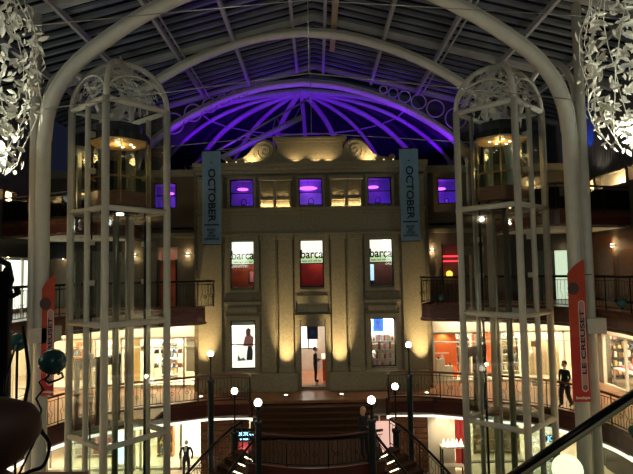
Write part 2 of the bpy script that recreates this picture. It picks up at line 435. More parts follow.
def arch(y, rad, label, group, legs=True, cx=-.29, k=1.005, dz=0):
    a = thing('arched_roof_truss', label, 'roof arch', (-.15, y, -4), 0, group)
    prof = [(px * k + (cx + .15), pz + (dz * min(1, max(0, (pz - 10) / 3)))) for px, pz in globals()['prof']]
    if not legs: prof = [p for p in prof if p[1] > 8]
    pts = [(px - .15, y, pz) for px, pz in prof]
    MB().tube(pts, rad, 12).build('main_tube', cream, a)
    # slimmer outer tube riding on top of the main one
    o2 = []
    for i, (px, pz) in enumerate(prof):
        q0 = Vector(prof[max(i - 1, 0)]); q1 = Vector(prof[min(i + 1, len(prof) - 1)]); d = (q1 - q0).normalized(); nrm = Vector((-d.y, d.x))
        o2.append((px - .15 + nrm.x * (rad + .07), y + .16, pz + nrm.y * (rad + .07)))
    MB().tube(o2, rad * .5, 8).build('top_tube', cream, a)
    if legs:
        for s in (-1, 1):
            w = .20
            MB().tube([(s * 9.47 - .22, y + .1, -4), (s * 9.47 - .22, y + .1, 14.85)], .16, 10).build('side_post', cream, a)
            MB().box((s * 9.2 - .35, y - .3, 3.45), (s * 9.2 + .35, y + .45, 3.95)).build('bracket', cream, a)
    return a


arch(18, .23, 'nearest cream tubular roof arch rising from the gallery columns', None)
arch(24, .19, 'middle cream tubular roof arch high above the landing', None, False, -.5, 1.05, .38)
arch(30, .19, 'farthest cream roof arch, washed purple, just behind the stone parapet', None, False, -.75, 1.09, .15)
# filigree rings in the spandrels of the far arch and the small arches along the sides
for s in (-1, 1):
    ring = thing('spandrel_rings', 'purple lit row of iron rings above the %s haunch of the farthest arch' % ('left' if s < 0 else 'right'), 'ornament', (s * 5.5, 29.9, 15), 0, 'iron rings over the far arch')
    for k, (x, r) in enumerate(((4.0, .22), (4.55, .28), (5.2, .34), (6.0, .42), (6.95, .50), (8.1, .6))):
        zc = (rz_(x) + .1 + [15.45, 15.22, 14.9, 14.5, 13.9, 13.0][k] + .15) / 2
        MB().tube([(s * x + r * math.cos(t * PI / 10), 29.9, zc + r * math.sin(t * PI / 10)) for t in range(20)], .045, 6, True).build('ring', steel_roof, ring)
    for y in (18, 24):
        sa = thing('side_arch', 'thin cream arch between roof columns on the %s side, %s bay' % (('left' if s < 0 else 'right'), ('nearer' if y == 18 else 'farther')), 'arch', (s * 9.5 - .15, y, 12), 0, 'arches between the columns')
        n = 20; MB().tube([(s * 9.35 - .15, y + 3 - 2.7 * math.cos(t * PI / n), 11.2 + 2.5 * math.sin(t * PI / n)) for t in range(n + 1)], .11, 8).build('hoop', cream, sa)
# tie wires
for y, r in ((12, .012), (18, .02), (24, .022)):
    xe = 9.0
    w = thing('tie_wire', {12: 'thin steel tie wire crossing highest in view', 18: 'thin steel tie wire spanning the nearest arch', 24: 'thin steel tie wire passing just above the stone parapet'}[y], 'tie wire', (0, y, 11.4), 0, 'steel tie wires')
    yc = y - (1.4 if y == 18 else 0); ye = y - (.4 if y == 18 else 0)
    MB().tube([(-xe - .15, ye, 11.3), (-.15, yc, 12.0), (xe - .15, ye, 11.3)], r, 6).build('wire', steel, w)
    MB().tube([(-.15, yc, 12.0), (-.15, yc, 16.2 if y == 24 else rz_(0))], r * .8, 6).build('hanger', steel, w)
    if y == 12:
        MB().tube([(-9.15, y, 11.3), (-9.15, y, 14.9)], .1, 8).build('post', cream, w); MB().tube([(8.85, y, 11.3), (8.85, y, 14.9)], .1, 8).build('post', cream, w)

# ------------------------------------------------------------------ purple-lit apse behind the facade
ap = thing('apse_roof', 'purple lit half dome of ribs fanning out behind the stone parapet', 'dome roof', (0, 30, 11))
apex = Vector((-.75, 30.1, 16.2))
feet = []
for k in range(11):
    t = PI * k / 10
    f = Vector((-9.6 * math.cos(t) - .6, 30.2 + 8.5 * math.sin(t), 11.0)); feet.append(f)
    pts = []
    for i in range(13):
        u = i / 12
        h = 16.1 - .9 * u - 2.9 * u ** 3.2
        pts.append((apex.x + (f.x - apex.x) * u, apex.y + (f.y - apex.y) * u, h))
    pts.append((f.x, f.y, 11.0))
    MB().tube(pts, .17 if k % 2 == 0 else .13, 8).build('rib', apse_m, ap)
for u in (.62,):
    h = 16.1 - .9 * u - 2.9 * u ** 3.2
    MB().tube([(apex.x + (f.x - apex.x) * u, apex.y + (f.y - apex.y) * u, h - .02) for f in feet], .05, 6).build('hoop_rail', apse_m, ap)
for k in range(10):
    a, b = feet[k], feet[k + 1]; c = (a + b) / 2; pts = []
    for i in range(13):
        t = PI * i / 12
        p = c - (b - a) * .42 * math.cos(t); pts.append((p.x, p.y, 12.0 + 1.0 * math.sin(t)))
    MB().tube([(pts[0][0], pts[0][1], 11)] + pts + [(pts[-1][0], pts[-1][1], 11)], .055, 6).build('window_arch', apse_m, ap)
m = MB()
for k in range(10):
    a, b = feet[k], feet[k + 1]
    vs = []
    for i in range(9):
        u = i / 8; h = 16.3 - .9 * u - 2.9 * u ** 3.2
        for f in (a, b): vs.append((apex.x + (f.x - apex.x) * u * 1.02, apex.y + (f.y - apex.y) * u * 1.02, h))
    m.add(vs, [(2 * i, 2 * i + 1, 2 * i + 3, 2 * i + 2) for i in range(8)])
    m.add([(a.x * 1.02, a.y + .1, 11), (b.x * 1.02, b.y + .1, 11), (b.x * 1.02, b.y + .1, 12.7), (a.x * 1.02, a.y + .1, 12.7)], [(0, 1, 2, 3)])
m.build('glazing', roof_dark, ap)
for s, side in ((-1, 'left'), (1, 'right')):
    poly = [(s * 9.25, 10.9), (s * 14.2, 10.9), (s * 14.2, rz_(14.2) + .4), (s * 5.5, rz_(5.5) + .4), (s * 7.0, 14.1), (s * 8.3, 12.9), (s * 9.1, 11.6)]
    struct(MB().prism(poly, 30.35, 30.5, 'Y').build('wall_gable_' + side, mat('dark_gable_' + side, (.03, .03, .04), .7)))
struct(MB().box((-12, 30.8, 10.8), (12, 40, 10.95)).build('floor_apse', dark_wall))
lamp('POINT', (-3.6, 27.2, 11.7), 70, PURPLE, size=.1, name='unseen_purple_light'); lamp('POINT', (-1.6, 27.2, 12.4), 60, PURPLE, size=.1, name='unseen_purple_light')  # unseen point lights added to brighten the lattice beam, no fixtures
# sloping purple tie beam and its lattice
tb = thing('lattice_beam', 'bright purple sloping lattice beam above the left scroll of the parapet', 'roof beam', (-3, 28, 11.6))
A0 = Vector((-4.98, 28, 11.78)); A1 = Vector((-0.67, 28, 13.93))
MB().tube([A0, A1], .16, 10).build('chord', apse_m, tb)
B0 = Vector((-6.6, 28.6, 11.6)); B1 = Vector((-.3, 29.4, 15.4))
MB().tube([B0, B1], .06, 8).build('upper_chord', steel_roof, tb)
for k in range(9):
    u = k / 8; MB().tube([A0.lerp(A1, u), B0.lerp(B1, min(1, u + .06 * (1 if k % 2 else -1) + .02))], .025, 5).build('lattice_bar', steel_roof, tb)

# ================================================================== STONE FACADE
FX = -.25; FY = 25.8
fac = thing('stone_facade', 'uplit classical sandstone shop frontage with pilasters and scrolled parapet', 'facade', (FX, FY, 0))
wins = []
for cx in (-3.38, 0, 3.38):
    wins.append((cx - .58, cx + .58, 8.88, 10.22)); wins.append((cx - .58, cx + .58, 4.9, 7.2))
for cx in (-3.38, 3.38): wins.append((cx - .6, cx + .6, 1.02, 3.34))
door = (-.58, .58, 0.12, 3.0)
hs = [(FX + a, FX + b, c, d) for a, b, c, d in wins + [door]]
MB().holes(FX - 5.5, FX + 5.5, 0, 10.9, FY, FY + .45, hs).build('wall', stone, fac)
for s in (-1, 1): MB().box((FX + s * 5.5 - .22, FY, 0), (FX + s * 5.5 + .22, WY, 10.9)).build('return_wall', stone, fac)
def fbox(name, x0, x1, z0, z1, d, m=stone_d, bev=.02): return MB().box((FX + x0, FY - d, z0), (FX + x1, FY + .02, z1)).build(name, m, fac, bev)
# plinth pieces beside the door, string courses, entablature
for s in (-1, 1):
    a, b = sorted((s * .75, s * 5.5)); fbox('plinth', a, b, 0, .75, .34)
    fbox('plinth_cap', a, b, .75, .88, .42)
for nm, z0, z1, d in (('entablature', 7.55, 8.45, .24), ('string_course', 8.45, 8.58, .36), ('ledge', 8.58, 8.74, .5), ('frieze_base', 7.42, 7.55, .34)):
    fbox(nm, -5.5, 5.5, z0, z1, d)
fbox('cornice', -5.55, 5.55, 10.42, 10.58, .38); fbox('cornice', -5.6, 5.6, 10.58, 10.78, .62); fbox('cornice', -5.65, 5.65, 10.78, 10.92, .72)
for s in (-1, 1):
    for x0, x1 in ((.92, 1.62), (1.76, 2.46)):
        a, b = sorted((s * x0, s * x1))
        fbox('pilaster', a, b, .88, 7.2, .2); fbox('pilaster_base', a - .04, b + .04, .88, 1.12, .27); fbox('pilaster_capital', a - .05, b + .05, 7.2, 7.42, .28)
    a, b = sorted((s * 4.36, s * 5.5)); fbox('corner_pier', a, b, .88, 7.2, .14); fbox('pier_capital', a - .04, b + .04, 7.2, 7.42, .22)
    # attic panel blocks between the upper windows
    a, b = sorted((s * .95, s * 2.5))
    fbox('attic_cap', a - .06, b + .06, 10.1, 10.28, .36); fbox('attic_sill', a, b, 8.74, 8.80, .22); fbox('attic_bar', a, b, 9.14, 9.24, .16)
    for x0, x1 in ((.95, 1.03), (1.66, 1.82), (2.42, 2.5)):
        q, w = sorted((s * x0, s * x1)); fbox('attic_strip', q, w, 8.84, 10.1, .2)
    a, b = sorted((s * 4.3, s * 4.42)); fbox('attic_strip', a, b, 8.74, 10.3, .2)
    a, b = sorted((s * 5.0, s * 5.5)); fbox('attic_strip', a, b, 8.74, 10.3, .2); fbox('attic_cap', min(s * 4.26, s * 5.5), max(s * 4.26, s * 5.5), 10.14, 10.3, .32)
# frames around windows
for (x0, x1, z0, z1) in wins:
    e = .13 if z0 > 8 else .24
    mm = MB()
    for q in ((x0 - e, x0, z0 - .1, z1 + e), (x1, x1 + e, z0 - .1, z1 + e), (x0, x1, z1, z1 + e), (x0 - e, x1 + e, z0 - .2, z0 - .08)):
        mm.box((FX + q[0], FY - .08, q[2]), (FX + q[1], FY + .02, q[3]))
    mm.build('window_surround', stone_d, fac, .01)
    fr = MB()
    for q in ((x0, x0 + .05, z0, z1), (x1 - .05, x1, z0, z1), (x0, x1, z1 - .05, z1), (x0, x1, z0, z0 + .06), (x0, x1, (z0 + z1) / 2 - .02, (z0 + z1) / 2 + .02)):
        fr.box((FX + q[0], FY + .12, q[2]), (FX + q[1], FY + .18, q[3]))
    f = fr.build('window_frame', black, fac)
    MB().box((FX + x0 + .04, FY + .145, z0 + .04), (FX + x1 - .04, FY + .15, z1 - .04)).build('pane', glass, f)
    if 4 < z0 < 8:
        s0 = 5 * .0 + 6.06
        p = MB().box((FX + x0 + .05, FY + .17, s0), (FX + x1 - .05, FY + .2, z1 - .05)).build('lit_sign', G_white, f)
        MB().box((FX + x0 + .05, FY + .165, s0), (FX + x1 - .05, FY + .172, s0 + .36)).build('sign_band', G_green, f)
        text('sign_lettering', 'barça', (FX + (x0 + x1) / 2, FY + .16, 6.48), .6, navy_ink, f, sx=.84)
        text('sign_lettering', 'tapas and cava bar', (FX + (x0 + x1) / 2, FY + .16, 6.17), .13, navy_ink, f)
# spandrel ledge between the floors
for cx in (-3.38, 3.38): fbox('spandrel_ledge', cx - .9, cx + .9, 4.1, 4.26, .14); fbox('spandrel_panel', cx - .7, cx + .7, 3.72, 3.98, .06)
fbox('door_lintel', -.86, .86, 3.35, 3.6, .2); fbox('transom_panel', -.75, .75, 3.7, 4.5, .05)
for s in (-1, 1): a, b = sorted((s * .6, s * .86)); fbox('door_jamb', a, b, 0, 3.35, .14)
fbox('door_lintel', -.6, .6, 3.0, 3.35, .06)
# parapet
MB().box((FX - 1.62, FY - .25, 10.92), (FX + 1.62, FY + .2, 12.0)).build('parapet_block', stone_d, fac, .02)
MB().box((FX - 1.7, FY - .33, 10.92), (FX + 1.7, FY + .25, 11.1)).build('parapet_base', stone_d, fac, .02)
MB().box((FX - 1.72, FY - .35, 11.95), (FX + 1.72, FY + .3, 12.08)).build('parapet_cap', stone_d, fac, .02)
MB().box((FX - 1.8, FY - .43, 12.08), (FX + 1.8, FY + .35, 12.2)).build('parapet_cap', stone_d, fac, .02)
for s in (-1, 1):
    vc = (2.22, 11.55); R = .58
    poly = [(1.6, 10.92), (1.6, 12.0)] if False else []
    top = [(vc[0] + R * math.cos(t), vc[1] + R * math.sin(t)) for t in [math.radians(q) for q in range(170, 29, -12)]]
    sl = smooth_curve([(top[-1][0], top[-1][1], 0), (2.97, 11.5, 0), (3.2, 11.32, 0), (3.5, 11.2, 0), (3.95, 11.14, 0)], 4)[1:]
    poly = [(1.62, 10.92)] + [(1.62, 11.6)] + top + [(p.x, p.y) for p in sl] + [(3.9, 10.92)]
    MB().prism([(FX + s * x, z) for x, z in poly], FY - .2, FY + .12, 'Y').build('scroll', stone_d, fac)
    sp = []
    for i in range(56):
        t = i / 55; ang = math.radians(-30 + t * 900); rr = .52 * (1 - t) + .04
        sp.append((FX + s * (vc[0] + rr * math.cos(ang)), FY - .2, vc[1] + rr * math.sin(ang)))
    MB().tube(sp, .035, 6).build('volute', stone_d, fac)
    MB().tube([(FX + s * p.x, FY - .2, p.y - .02) for p in sl], .035, 6).build('volute_tail', stone_d, fac)
    MB().ball((FX + s * 4.02, FY - .05, 11.2), .17, 16).build('ball_finial', stone_d, fac)

# door leaf glass, hanging sign and the room behind
dsg = thing('hanging_sign', 'dark navy square sign hanging in the lit facade doorway', 'sign', (FX, FY + .3, 3.0))
MB().box((FX - .3, FY + .3, 2.35), (FX + .24, FY + .34, 2.985)).build('board', mat('navy_board', (.01, .02, .10), .6, var=.1), dsg)
text('lettering', 'B', (FX - .03, FY + .29, 2.66), .3, mat('dim_blue', (.05, .09, .3), .6), dsg)
rm = struct(MB().box((FX - 1.5, 26.3, -.02), (FX + 1.5, 30.6, .06)).build('floor_facade_shop', mat('red_brown_tiles', (.55, .24, .12), .12, var=.15, scale=3)))
struct(MB().box((FX - 2.2, FY - .1, .0), (FX + 2.2, FY + .5, .05)).build('floor_threshold', floor_m))
for s, nm in ((-1, 'left'), (1, 'right')):
    struct(MB().box((FX + s * 1.6 - .05, 26.3, 0), (FX + s * 1.6 + .05, 30.6, 3.6)).build('wall_shop_' + nm, mat('shop_side_%s' % nm, (.45, .18, .07) if s > 0 else (.5, .4, .28), .6, var=.15, scale=3)))
struct(MB().box((FX - 5.5, 26.3, 3.6), (FX + 5.5, 30.6, 3.75)).build('ceiling_facade_shop', cream_w))
struct(MB().box((FX - 5.5, 26.3, 7.5), (FX + 5.5, 30.6, 7.6)).build('ceiling_facade_middle', mat('dark_ceiling', (.05, .03, .03), .8)))
struct(MB().box((FX - 5.5, 26.3, 4.55), (FX + 5.5, 30.6, 4.65)).build('floor_facade_middle', brown_wood))
lamp('AREA', (FX - .4, 28.5, 3.5), 110, WHITE, (FX - .4, 28.5, 0), 1.6, name='shop_light')
sw = thing('shop_window', 'white lit window at the rear of the facade shop', 'window', (FX - .2, 30.4, 1.6))
MB().box((FX - .75, 30.5, 1.3), (FX + .15, 30.55, 2.7)).build('lit_pane', G_white, sw); MB().box((FX - .8, 30.45, .06), (FX + .2, 30.55, 1.25)).build('panel_below', cream_w, sw)
mm = MB(); mm.box((FX - .33, 30.44, 1.3), (FX - .27, 30.5, 2.7)); mm.box((FX - .8, 30.44, 1.25), (FX + .2, 30.5, 1.3)); mm.build('frame', black, sw)
ct = thing('shop_counter', 'amber timber counter with goods inside the facade doorway', 'counter', (FX + .95, 28.4, 0))
MB().box((FX + .45, 27.6, .06), (FX + 1.42, 29.3, 1.1)).build('body', orange_wall, ct, .02); MB().box((FX + .4, 27.55, 1.1), (FX + 1.48, 29.35, 1.16)).build('top', white_p, ct)
cb = thing('shop_shelving', 'white shelving against the left wall inside the facade doorway', 'shelves', (FX - 1.2, 28.6, 0))
MB().box((FX - 1.5, 28, .06), (FX - 1.15, 29.8, .5)).build('base', white_p, cb)
for k in range(5): MB().box((FX - 1.5, 28, .7 + k * .42), (FX - 1.1, 29.8, .73 + k * .42)).build('shelf', white_p, cb)
MB().box((FX - 1.54, 28, .06), (FX - 1.5, 29.8, 2.7)).build('back', beige_wall, cb)
goods_mats = [mat('goods_%d' % i, c, .5, var=.1, scale=12) for i, c in enumerate([(.75, .7, .6), (.6, .12, .08), (.15, .25, .4), (.8, .55, .25), (.05, .05, .06), (.75, .3, .35), (.35, .45, .4), (.85, .82, .75), (.25, .12, .07)])]


def bottle(i):
    b = MB().lathe([(.001, 0), (.045, .005), (.048, .12), (.02, .17), (.016, .22), (.001, .225)], n=10)
    return b.build('bottle', goods_mats[i])
for k in range(5):
    for j in range(5):
        b = bottle((k * 3 + j) % 9); b.location = (FX - 1.28, 28.25 + j * .32, .73 + k * .42 if k else .5 + .23 + 0)
        b.location.z = .731 + k * .42
        tag(b, 'small bottle on the white shelving inside the facade doorway', 'bottle', 'bottles inside the facade doorway')

# lit display windows left and right of the door
for s in (-1, 1):
    cx = FX + s * 3.38
    d = thing('window_display', 'white lit fashion poster display in the left ground floor window' if s < 0 else 'busy red and white display with blue sign in the right ground floor window', 'window display', (cx, FY + .5, .9))
    MB().box((cx - .75, FY + .75, .85), (cx + .75, FY + .8, 3.45)).build('back_panel', G_white if s < 0 else cream_w, d)
    MB().box((cx - .75, FY + .46, .85), (cx + .75, FY + .75, .95)).build('plinth', white_p, d)
    MB().box((cx - .62, FY + .47, 3.06 if s < 0 else 3.3), (cx + .62, FY + .5, 3.4)).build('top_panel', mat('grey_green_pelmet' + str(s), (.4, .45, .36), .7), d)
    lamp('AREA', (cx, FY + .58, 3.36), (26 if s < 0 else 170), WHITE, (cx, FY + .62, 1), .9, sy=.12, name='display_light')
    if s < 0:
        MB().box((cx - .42, FY + .6, 1.2), (cx + .42, FY + .63, 2.95)).build('poster', G_white, d)
        # printed figure: hair, coat, skirt, legs as flat print
        f = MB()
        f.prism([(cx - .08, 2.05), (cx + .40, 2.0), (cx + .46, 2.45), (cx + .24, 2.62), (cx + .02, 2.5)], FY + .59, FY + .597, 'Y'); f.build('printed_coat', goods_mats[5], d)
        MB().prism([(cx + .08, 2.55), (cx + .28, 2.55), (cx + .3, 2.85), (cx + .18, 2.95), (cx + .06, 2.82)], FY + .588, FY + .595, 'Y').build('printed_hair', goods_mats[8], d)
        MB().prism([(cx + .08, 1.35), (cx + .38, 1.35), (cx + .40, 1.8), (cx + .34, 2.02), (cx + .16, 2.02), (cx + .12, 1.8)], FY + .588, FY + .595, 'Y').build('printed_skirt', goods_mats[4], d)
        MB().prism([(cx - .36, 1.32), (cx + .05, 1.34), (cx - .05, 1.5), (cx - .2, 1.42), (cx - .33, 1.62)], FY + .588, FY + .595, 'Y').build('printed_shoes', goods_mats[6], d)
    else:
        q = MB().box((cx - .42, FY + .47, 2.66), (cx + .1, FY + .52, 3.28)).build('blue_sign', G_blue, d); text('sign_lettering', 'B', (cx - .16, FY + .46, 2.97), .5, white_p, d)
        for k in range(3): MB().box((cx - .6, FY + .5, 1.3 + k * .44), (cx + .6, FY + .72, 1.32 + k * .44)).build('shelf', white_p, d)
        for k in range(4):
            for j in range(9):
                h = rnd.uniform(.2, .38); w = rnd.uniform(.04, .06); x = cx - .52 + j * .13
                z = .951 if k == 0 else 1.321 + (k - 1) * .44
                if k == 3: h *= .9
                b = MB().box((x - w, FY + .52, z), (x + w, FY + .62, z + h)).build('gift_box', goods_mats[[1, 0, 5, 7, 1, 3, 0][(j + k * 2) % 7]], None, .01)
                tag(b, 'small red or white gift box in the right ground floor window', 'box', 'gift boxes in the right window')
# middle floor rooms behind the bar signs
mids = [(-3.38, (.35, .07, .02), 'amber red room'), (0, (.30, .01, .012), 'deep red room'), (3.38, (.10, .05, .05), 'dim room')]
for cx, c, nm in mids:
    x = FX + cx
    struct(MB().box((x - 1.2, 28.0, 4.6), (x + 1.2, 28.1, 7.5)).build('wall_bar_%s' % nm.replace(' ', '_'), mat('bar_wall_' + nm, c, .7, var=.3, scale=3)))
    for q in (-1.2, 1.2): struct(MB().box((x + q - .04, 26.3, 4.6), (x + q + .04, 28.1, 7.5)).build('wall_bar_side', brown_wood))
    lamp('POINT', (x + .3, 27.3, 6.2), 22, (1, .55, .35), size=.15, name='bar_light')
g = thing('bar_picture', 'small dark framed picture on the red wall behind the left bar window', 'picture', (FX - 3.1, 27.95, 5.4))
MB().box((FX - 3.35, 27.93, 5.1), (FX - 2.85, 27.98, 5.75)).build('frame', black, g); MB().box((FX - 3.3, 27.92, 5.15), (FX - 2.9, 27.94, 5.7)).build('print', goods_mats[5], g)
g = thing('bar_screen', 'pale blue lit screen behind the right bar window', 'screen', (FX + 3.1, 27.8, 5.4))
MB().box((FX + 2.85, 27.8, 5.1), (FX + 3.25, 27.85, 6.0)).build('case', black, g); MB().box((FX + 2.9, 27.75, 4.65), (FX + 3.2, 27.9, 5.1)).build('stand', black, g); MB().box((FX + 2.88, 27.79, 5.13), (FX + 3.22, 27.8, 5.97)).build('lit_face', glow('screen_face', (.45, .75, 1), 1.2), g)
# attic rooms washed purple
pur = mat('purple_room_wall', (.35, .3, .6), .7, var=.2, scale=2)
for x, w, yb in ((FX - 3.38, 1.0, 26.3), (FX, 1.0, 26.3), (FX + 3.38, 1.0, 26.3), (-7.75, .9, 27.3), (6.85, .75, 27.3)):
    struct(MB().box((x - w, yb + 1.5, 8.6), (x + w, yb + 1.6, 10.6)).build('wall_attic_room', pur))
    struct(MB().box((x - w, yb, 8.7), (x + w, yb + 1.5, 8.8)).build('floor_attic_room', pur))
    struct(MB().box((x - w, yb, 10.4), (x + w, yb + 1.5, 10.5)).build('ceiling_attic_room', pur))
    for q in (-w, w): struct(MB().box((x + q - .03, yb, 8.7), (x + q + .03, yb + 1.5, 10.5)).build('wall_attic_side', pur))
    lamp('POINT', (x + .3, yb + .9, 9.05), 8, (.2, .03, 1), size=.15, name='purple_lamp')
    c = thing('ceiling_lamp', {FX - 3.38: 'small magenta ceiling lamp in the left attic window of the facade', FX: 'long magenta ceiling lamp in the central attic window of the facade', FX + 3.38: 'magenta ceiling lamp in the right attic window of the facade', -7.75: 'magenta ceiling lamp behind the end wall window beyond the left lift', 6.85: 'magenta ceiling lamp behind the end wall window beyond the right lift'}[x], 'ceiling lamp', (x, yb + 1.1, 10.0), 0, 'magenta ceiling lamps')
    r = .5 if x == FX else .3
    MB().lathe([(.01, -.05), (r * .8, -.04), (r, 0), (r * .8, .05), (.01, .06)], (x - .15, yb + 1.0, 9.95), 20).build('shade', G_pink, c)
    MB().tube([(x - .15, yb + 1.0, 10.0), (x - .15, yb + 1.0, 10.4)], .01, 6).build('rod', black, c)
    ch = thing('bar_chair', {FX - 3.38: 'dark chair back seen low in the left attic window', FX: 'dark chair back seen low in the central attic window', FX + 3.38: 'dark chair back seen low in the right attic window', -7.75: 'dark chair back low in the window beyond the left lift', 6.85: 'dark chair back low in the window beyond the right lift'}[x], 'chair', (x, yb + .5, 8.8), 0, 'chairs behind attic windows')
    MB().box((x - .14, yb + .3, 9.05), (x + .14, yb + .6, 9.09)).build('seat', black, ch)
    MB().tube([(x - .12, yb + .32, 9.05), (x - .12, yb + .3, 9.25), (x - .05, yb + .3, 9.34), (x + .05, yb + .3, 9.34), (x + .12, yb + .3, 9.25), (x + .12, yb + .32, 9.05)], .02, 6).build('backrest', black, ch)
    for qx in (-.12, .12):
        for qy in (.32, .58): MB().tube([(x + qx, yb + qy, 8.8), (x + qx, yb + qy, 9.06)], .015, 6).build('leg', black, ch)
# frames of the end wall windows
for k, (xa, xb) in enumerate(((-8.3, -7.15), (6.25, 7.4))):
    w = struct(MB().holes(xa, xb, 9.0, 10.3, WY - .02, WY + .06, [(xa + .05, xb - .05, 9.05, 9.62), (xa + .05, xb - .05, 9.68, 10.25)]).build('window_%d' % (k + 1), black))
    MB().box((xa + .05, WY + .02, 9.05), (xb - .05, WY + .03, 10.25)).build('pane', glass, w)

# facade uplights
def uplight(x, y, z, tgt, e, label, ang=36, group='floor uplights at the facade foot', col=WARM):
    y = y - .45
    u = thing('floor_uplight', label, 'uplight', (x, y, z), 0, group)
    MB().lathe([(.001, 0), (.1, 0), (.12, .04), (.09, .05)], (x, y, z), 14).build('housing', steel, u)
    MB().lathe([(.001, 0), (.085, 0), (.07, .012), (.001, .014)], (x, y, z + .045), 14).build('lens', G_globe, u)
    lamp('SPOT', (x, y, z + .09), e, col, tgt, .04, ang, 1.0, name='uplight_beam')
for x, e, lb in ((-5.15, 2300, 'small round floor uplight under the left corner pier'), (-1.27, 2400, 'small round floor uplight left of the doorway'), (1.27, 2400, 'small round floor uplight right of the doorway'), (5.15, 2700, 'small round floor uplight under the right corner pier')):
    uplight(FX + x, FY - .75, 0, (FX + x, FY - .1, 2.9), e, lb)
for s in (-1, 1):
    for j, x in enumerate((1.2, 1.5, 1.95, 2.25)):
        lamp('SPOT', (FX + s * x, FY - .13, 9.3), 4, WARM, (FX + s * x, FY, 10.0), .03, 120, .8, name='attic_lamp')
    for x in (1.12, 1.34, 1.54, 1.94, 2.16, 2.34): lamp('POINT', (FX + s * x, FY - .09, 8.9), 5, WARM, size=.03, name='attic_lamp')
    lamp('SPOT', (FX + s * 4.75, FY - .13, 8.86), 5, WARM, (FX + s * 4.75, FY, 10), .03, 120, name='attic_lamp')
    lamp('SPOT', (FX + s * 2.9, FY - .6, 11.0), 70, WARM, (FX + s * 2.8, FY - .1, 11.5), .05, 110, name='parapet_lamp')
    for j, x in enumerate((3.1, 3.55, 4.0)):
        pl = thing('parapet_lamp', 'tiny lit lamp on the cornice by the %s ball finial, place %s from the ball' % ('left' if s < 0 else 'right', ('third', 'second', 'first')[j]), 'lamp', (FX + s * x, FY - .5, 10.92), 0, 'cornice lamps')
        MB().ball((FX + s * x, FY - .62, 10.955), .035, 8).build('bulb', G_amber, pl)
for x in (-.7, .3, .9): lamp('SPOT', (FX + x, FY - .62, 10.98), 22, WARM, (FX + x, FY - .2, 11.6), .05, 120, name='parapet_lamp')

# ================================================================== SCONCES on the walls at gallery level
def sconce(x, y, z, face, label, e=16):
    d = {'S': (0, -1), 'E': (1, 0), 'W': (-1, 0)}[face]
    t = thing('wall_sconce', label, 'wall lamp', (x, y, z), 0, 'up and down wall sconces')
    cx, cy = x + d[0] * .1, y + d[1] * .1
    MB().box((x - .05, y - .05, z - .05), (x + .05, y + .05, z + .05)).build('bracket', black, t)
    MB().lathe([(.11, -.05), (.14, 0), (.11, .05)], (cx + d[0] * .03, cy + d[1] * .03, z), 16).build('bowl', brass, t)
    MB().lathe([(.001, 0), (.09, 0), (.08, .02), (.001, .03)], (cx + d[0] * .03, cy + d[1] * .03, z + .045), 12).build('lamp_disc', G_globe, t)
    MB().lathe([(.001, 0), (.07, 0), (.09, .02), (.001, .02)], (cx + d[0] * .03, cy + d[1] * .03, z - .07), 12).build('lamp_disc', G_globe, t)
    for q in (-1, 1): lamp('POINT', (cx + d[0] * .06, cy + d[1] * .06, z + q * .13), e * .5, WARM, size=.04, name='sconce_bulb')
sconce(-6.55, WY, 6.62, 'S', 'lit wall sconce just left of the facade')
sconce(-9.25, WY, 6.62, 'S', 'lit wall sconce seen through the left lift shaft')
sconce(-12.85, WY, 6.62, 'S', 'lit wall sconce between the left column and the left lift')
sconce(-WX, 23.4, 6.62, 'E', 'lit wall sconce at the far left beside the bright window')
sconce(5.85, WY, 6.62, 'S', 'lit wall sconce just right of the facade')
sconce(WX, 24.5, 6.62, 'W', 'lit wall sconce on the brown wall right of the right column')

# amber wall lamps above the sconces
for s, z, x in ((-1, 9.75, 12.0), (1, 9.85, 11.0)):
    t = thing('wall_light_box', 'square amber light box on the end wall behind the %s lift' % ('left' if s < 0 else 'right'), 'wall lamp', (s * x, WY, z), 0, 'amber wall boxes')
    MB().box((s * x - .24, WY - .1, z - .25), (s * x + .24, WY, z + .25)).build('case', black, t); MB().box((s * x - .21, WY - .14, z - .22), (s * x + .21, WY - .1, z + .22)).build('diffuser', G_amber, t)

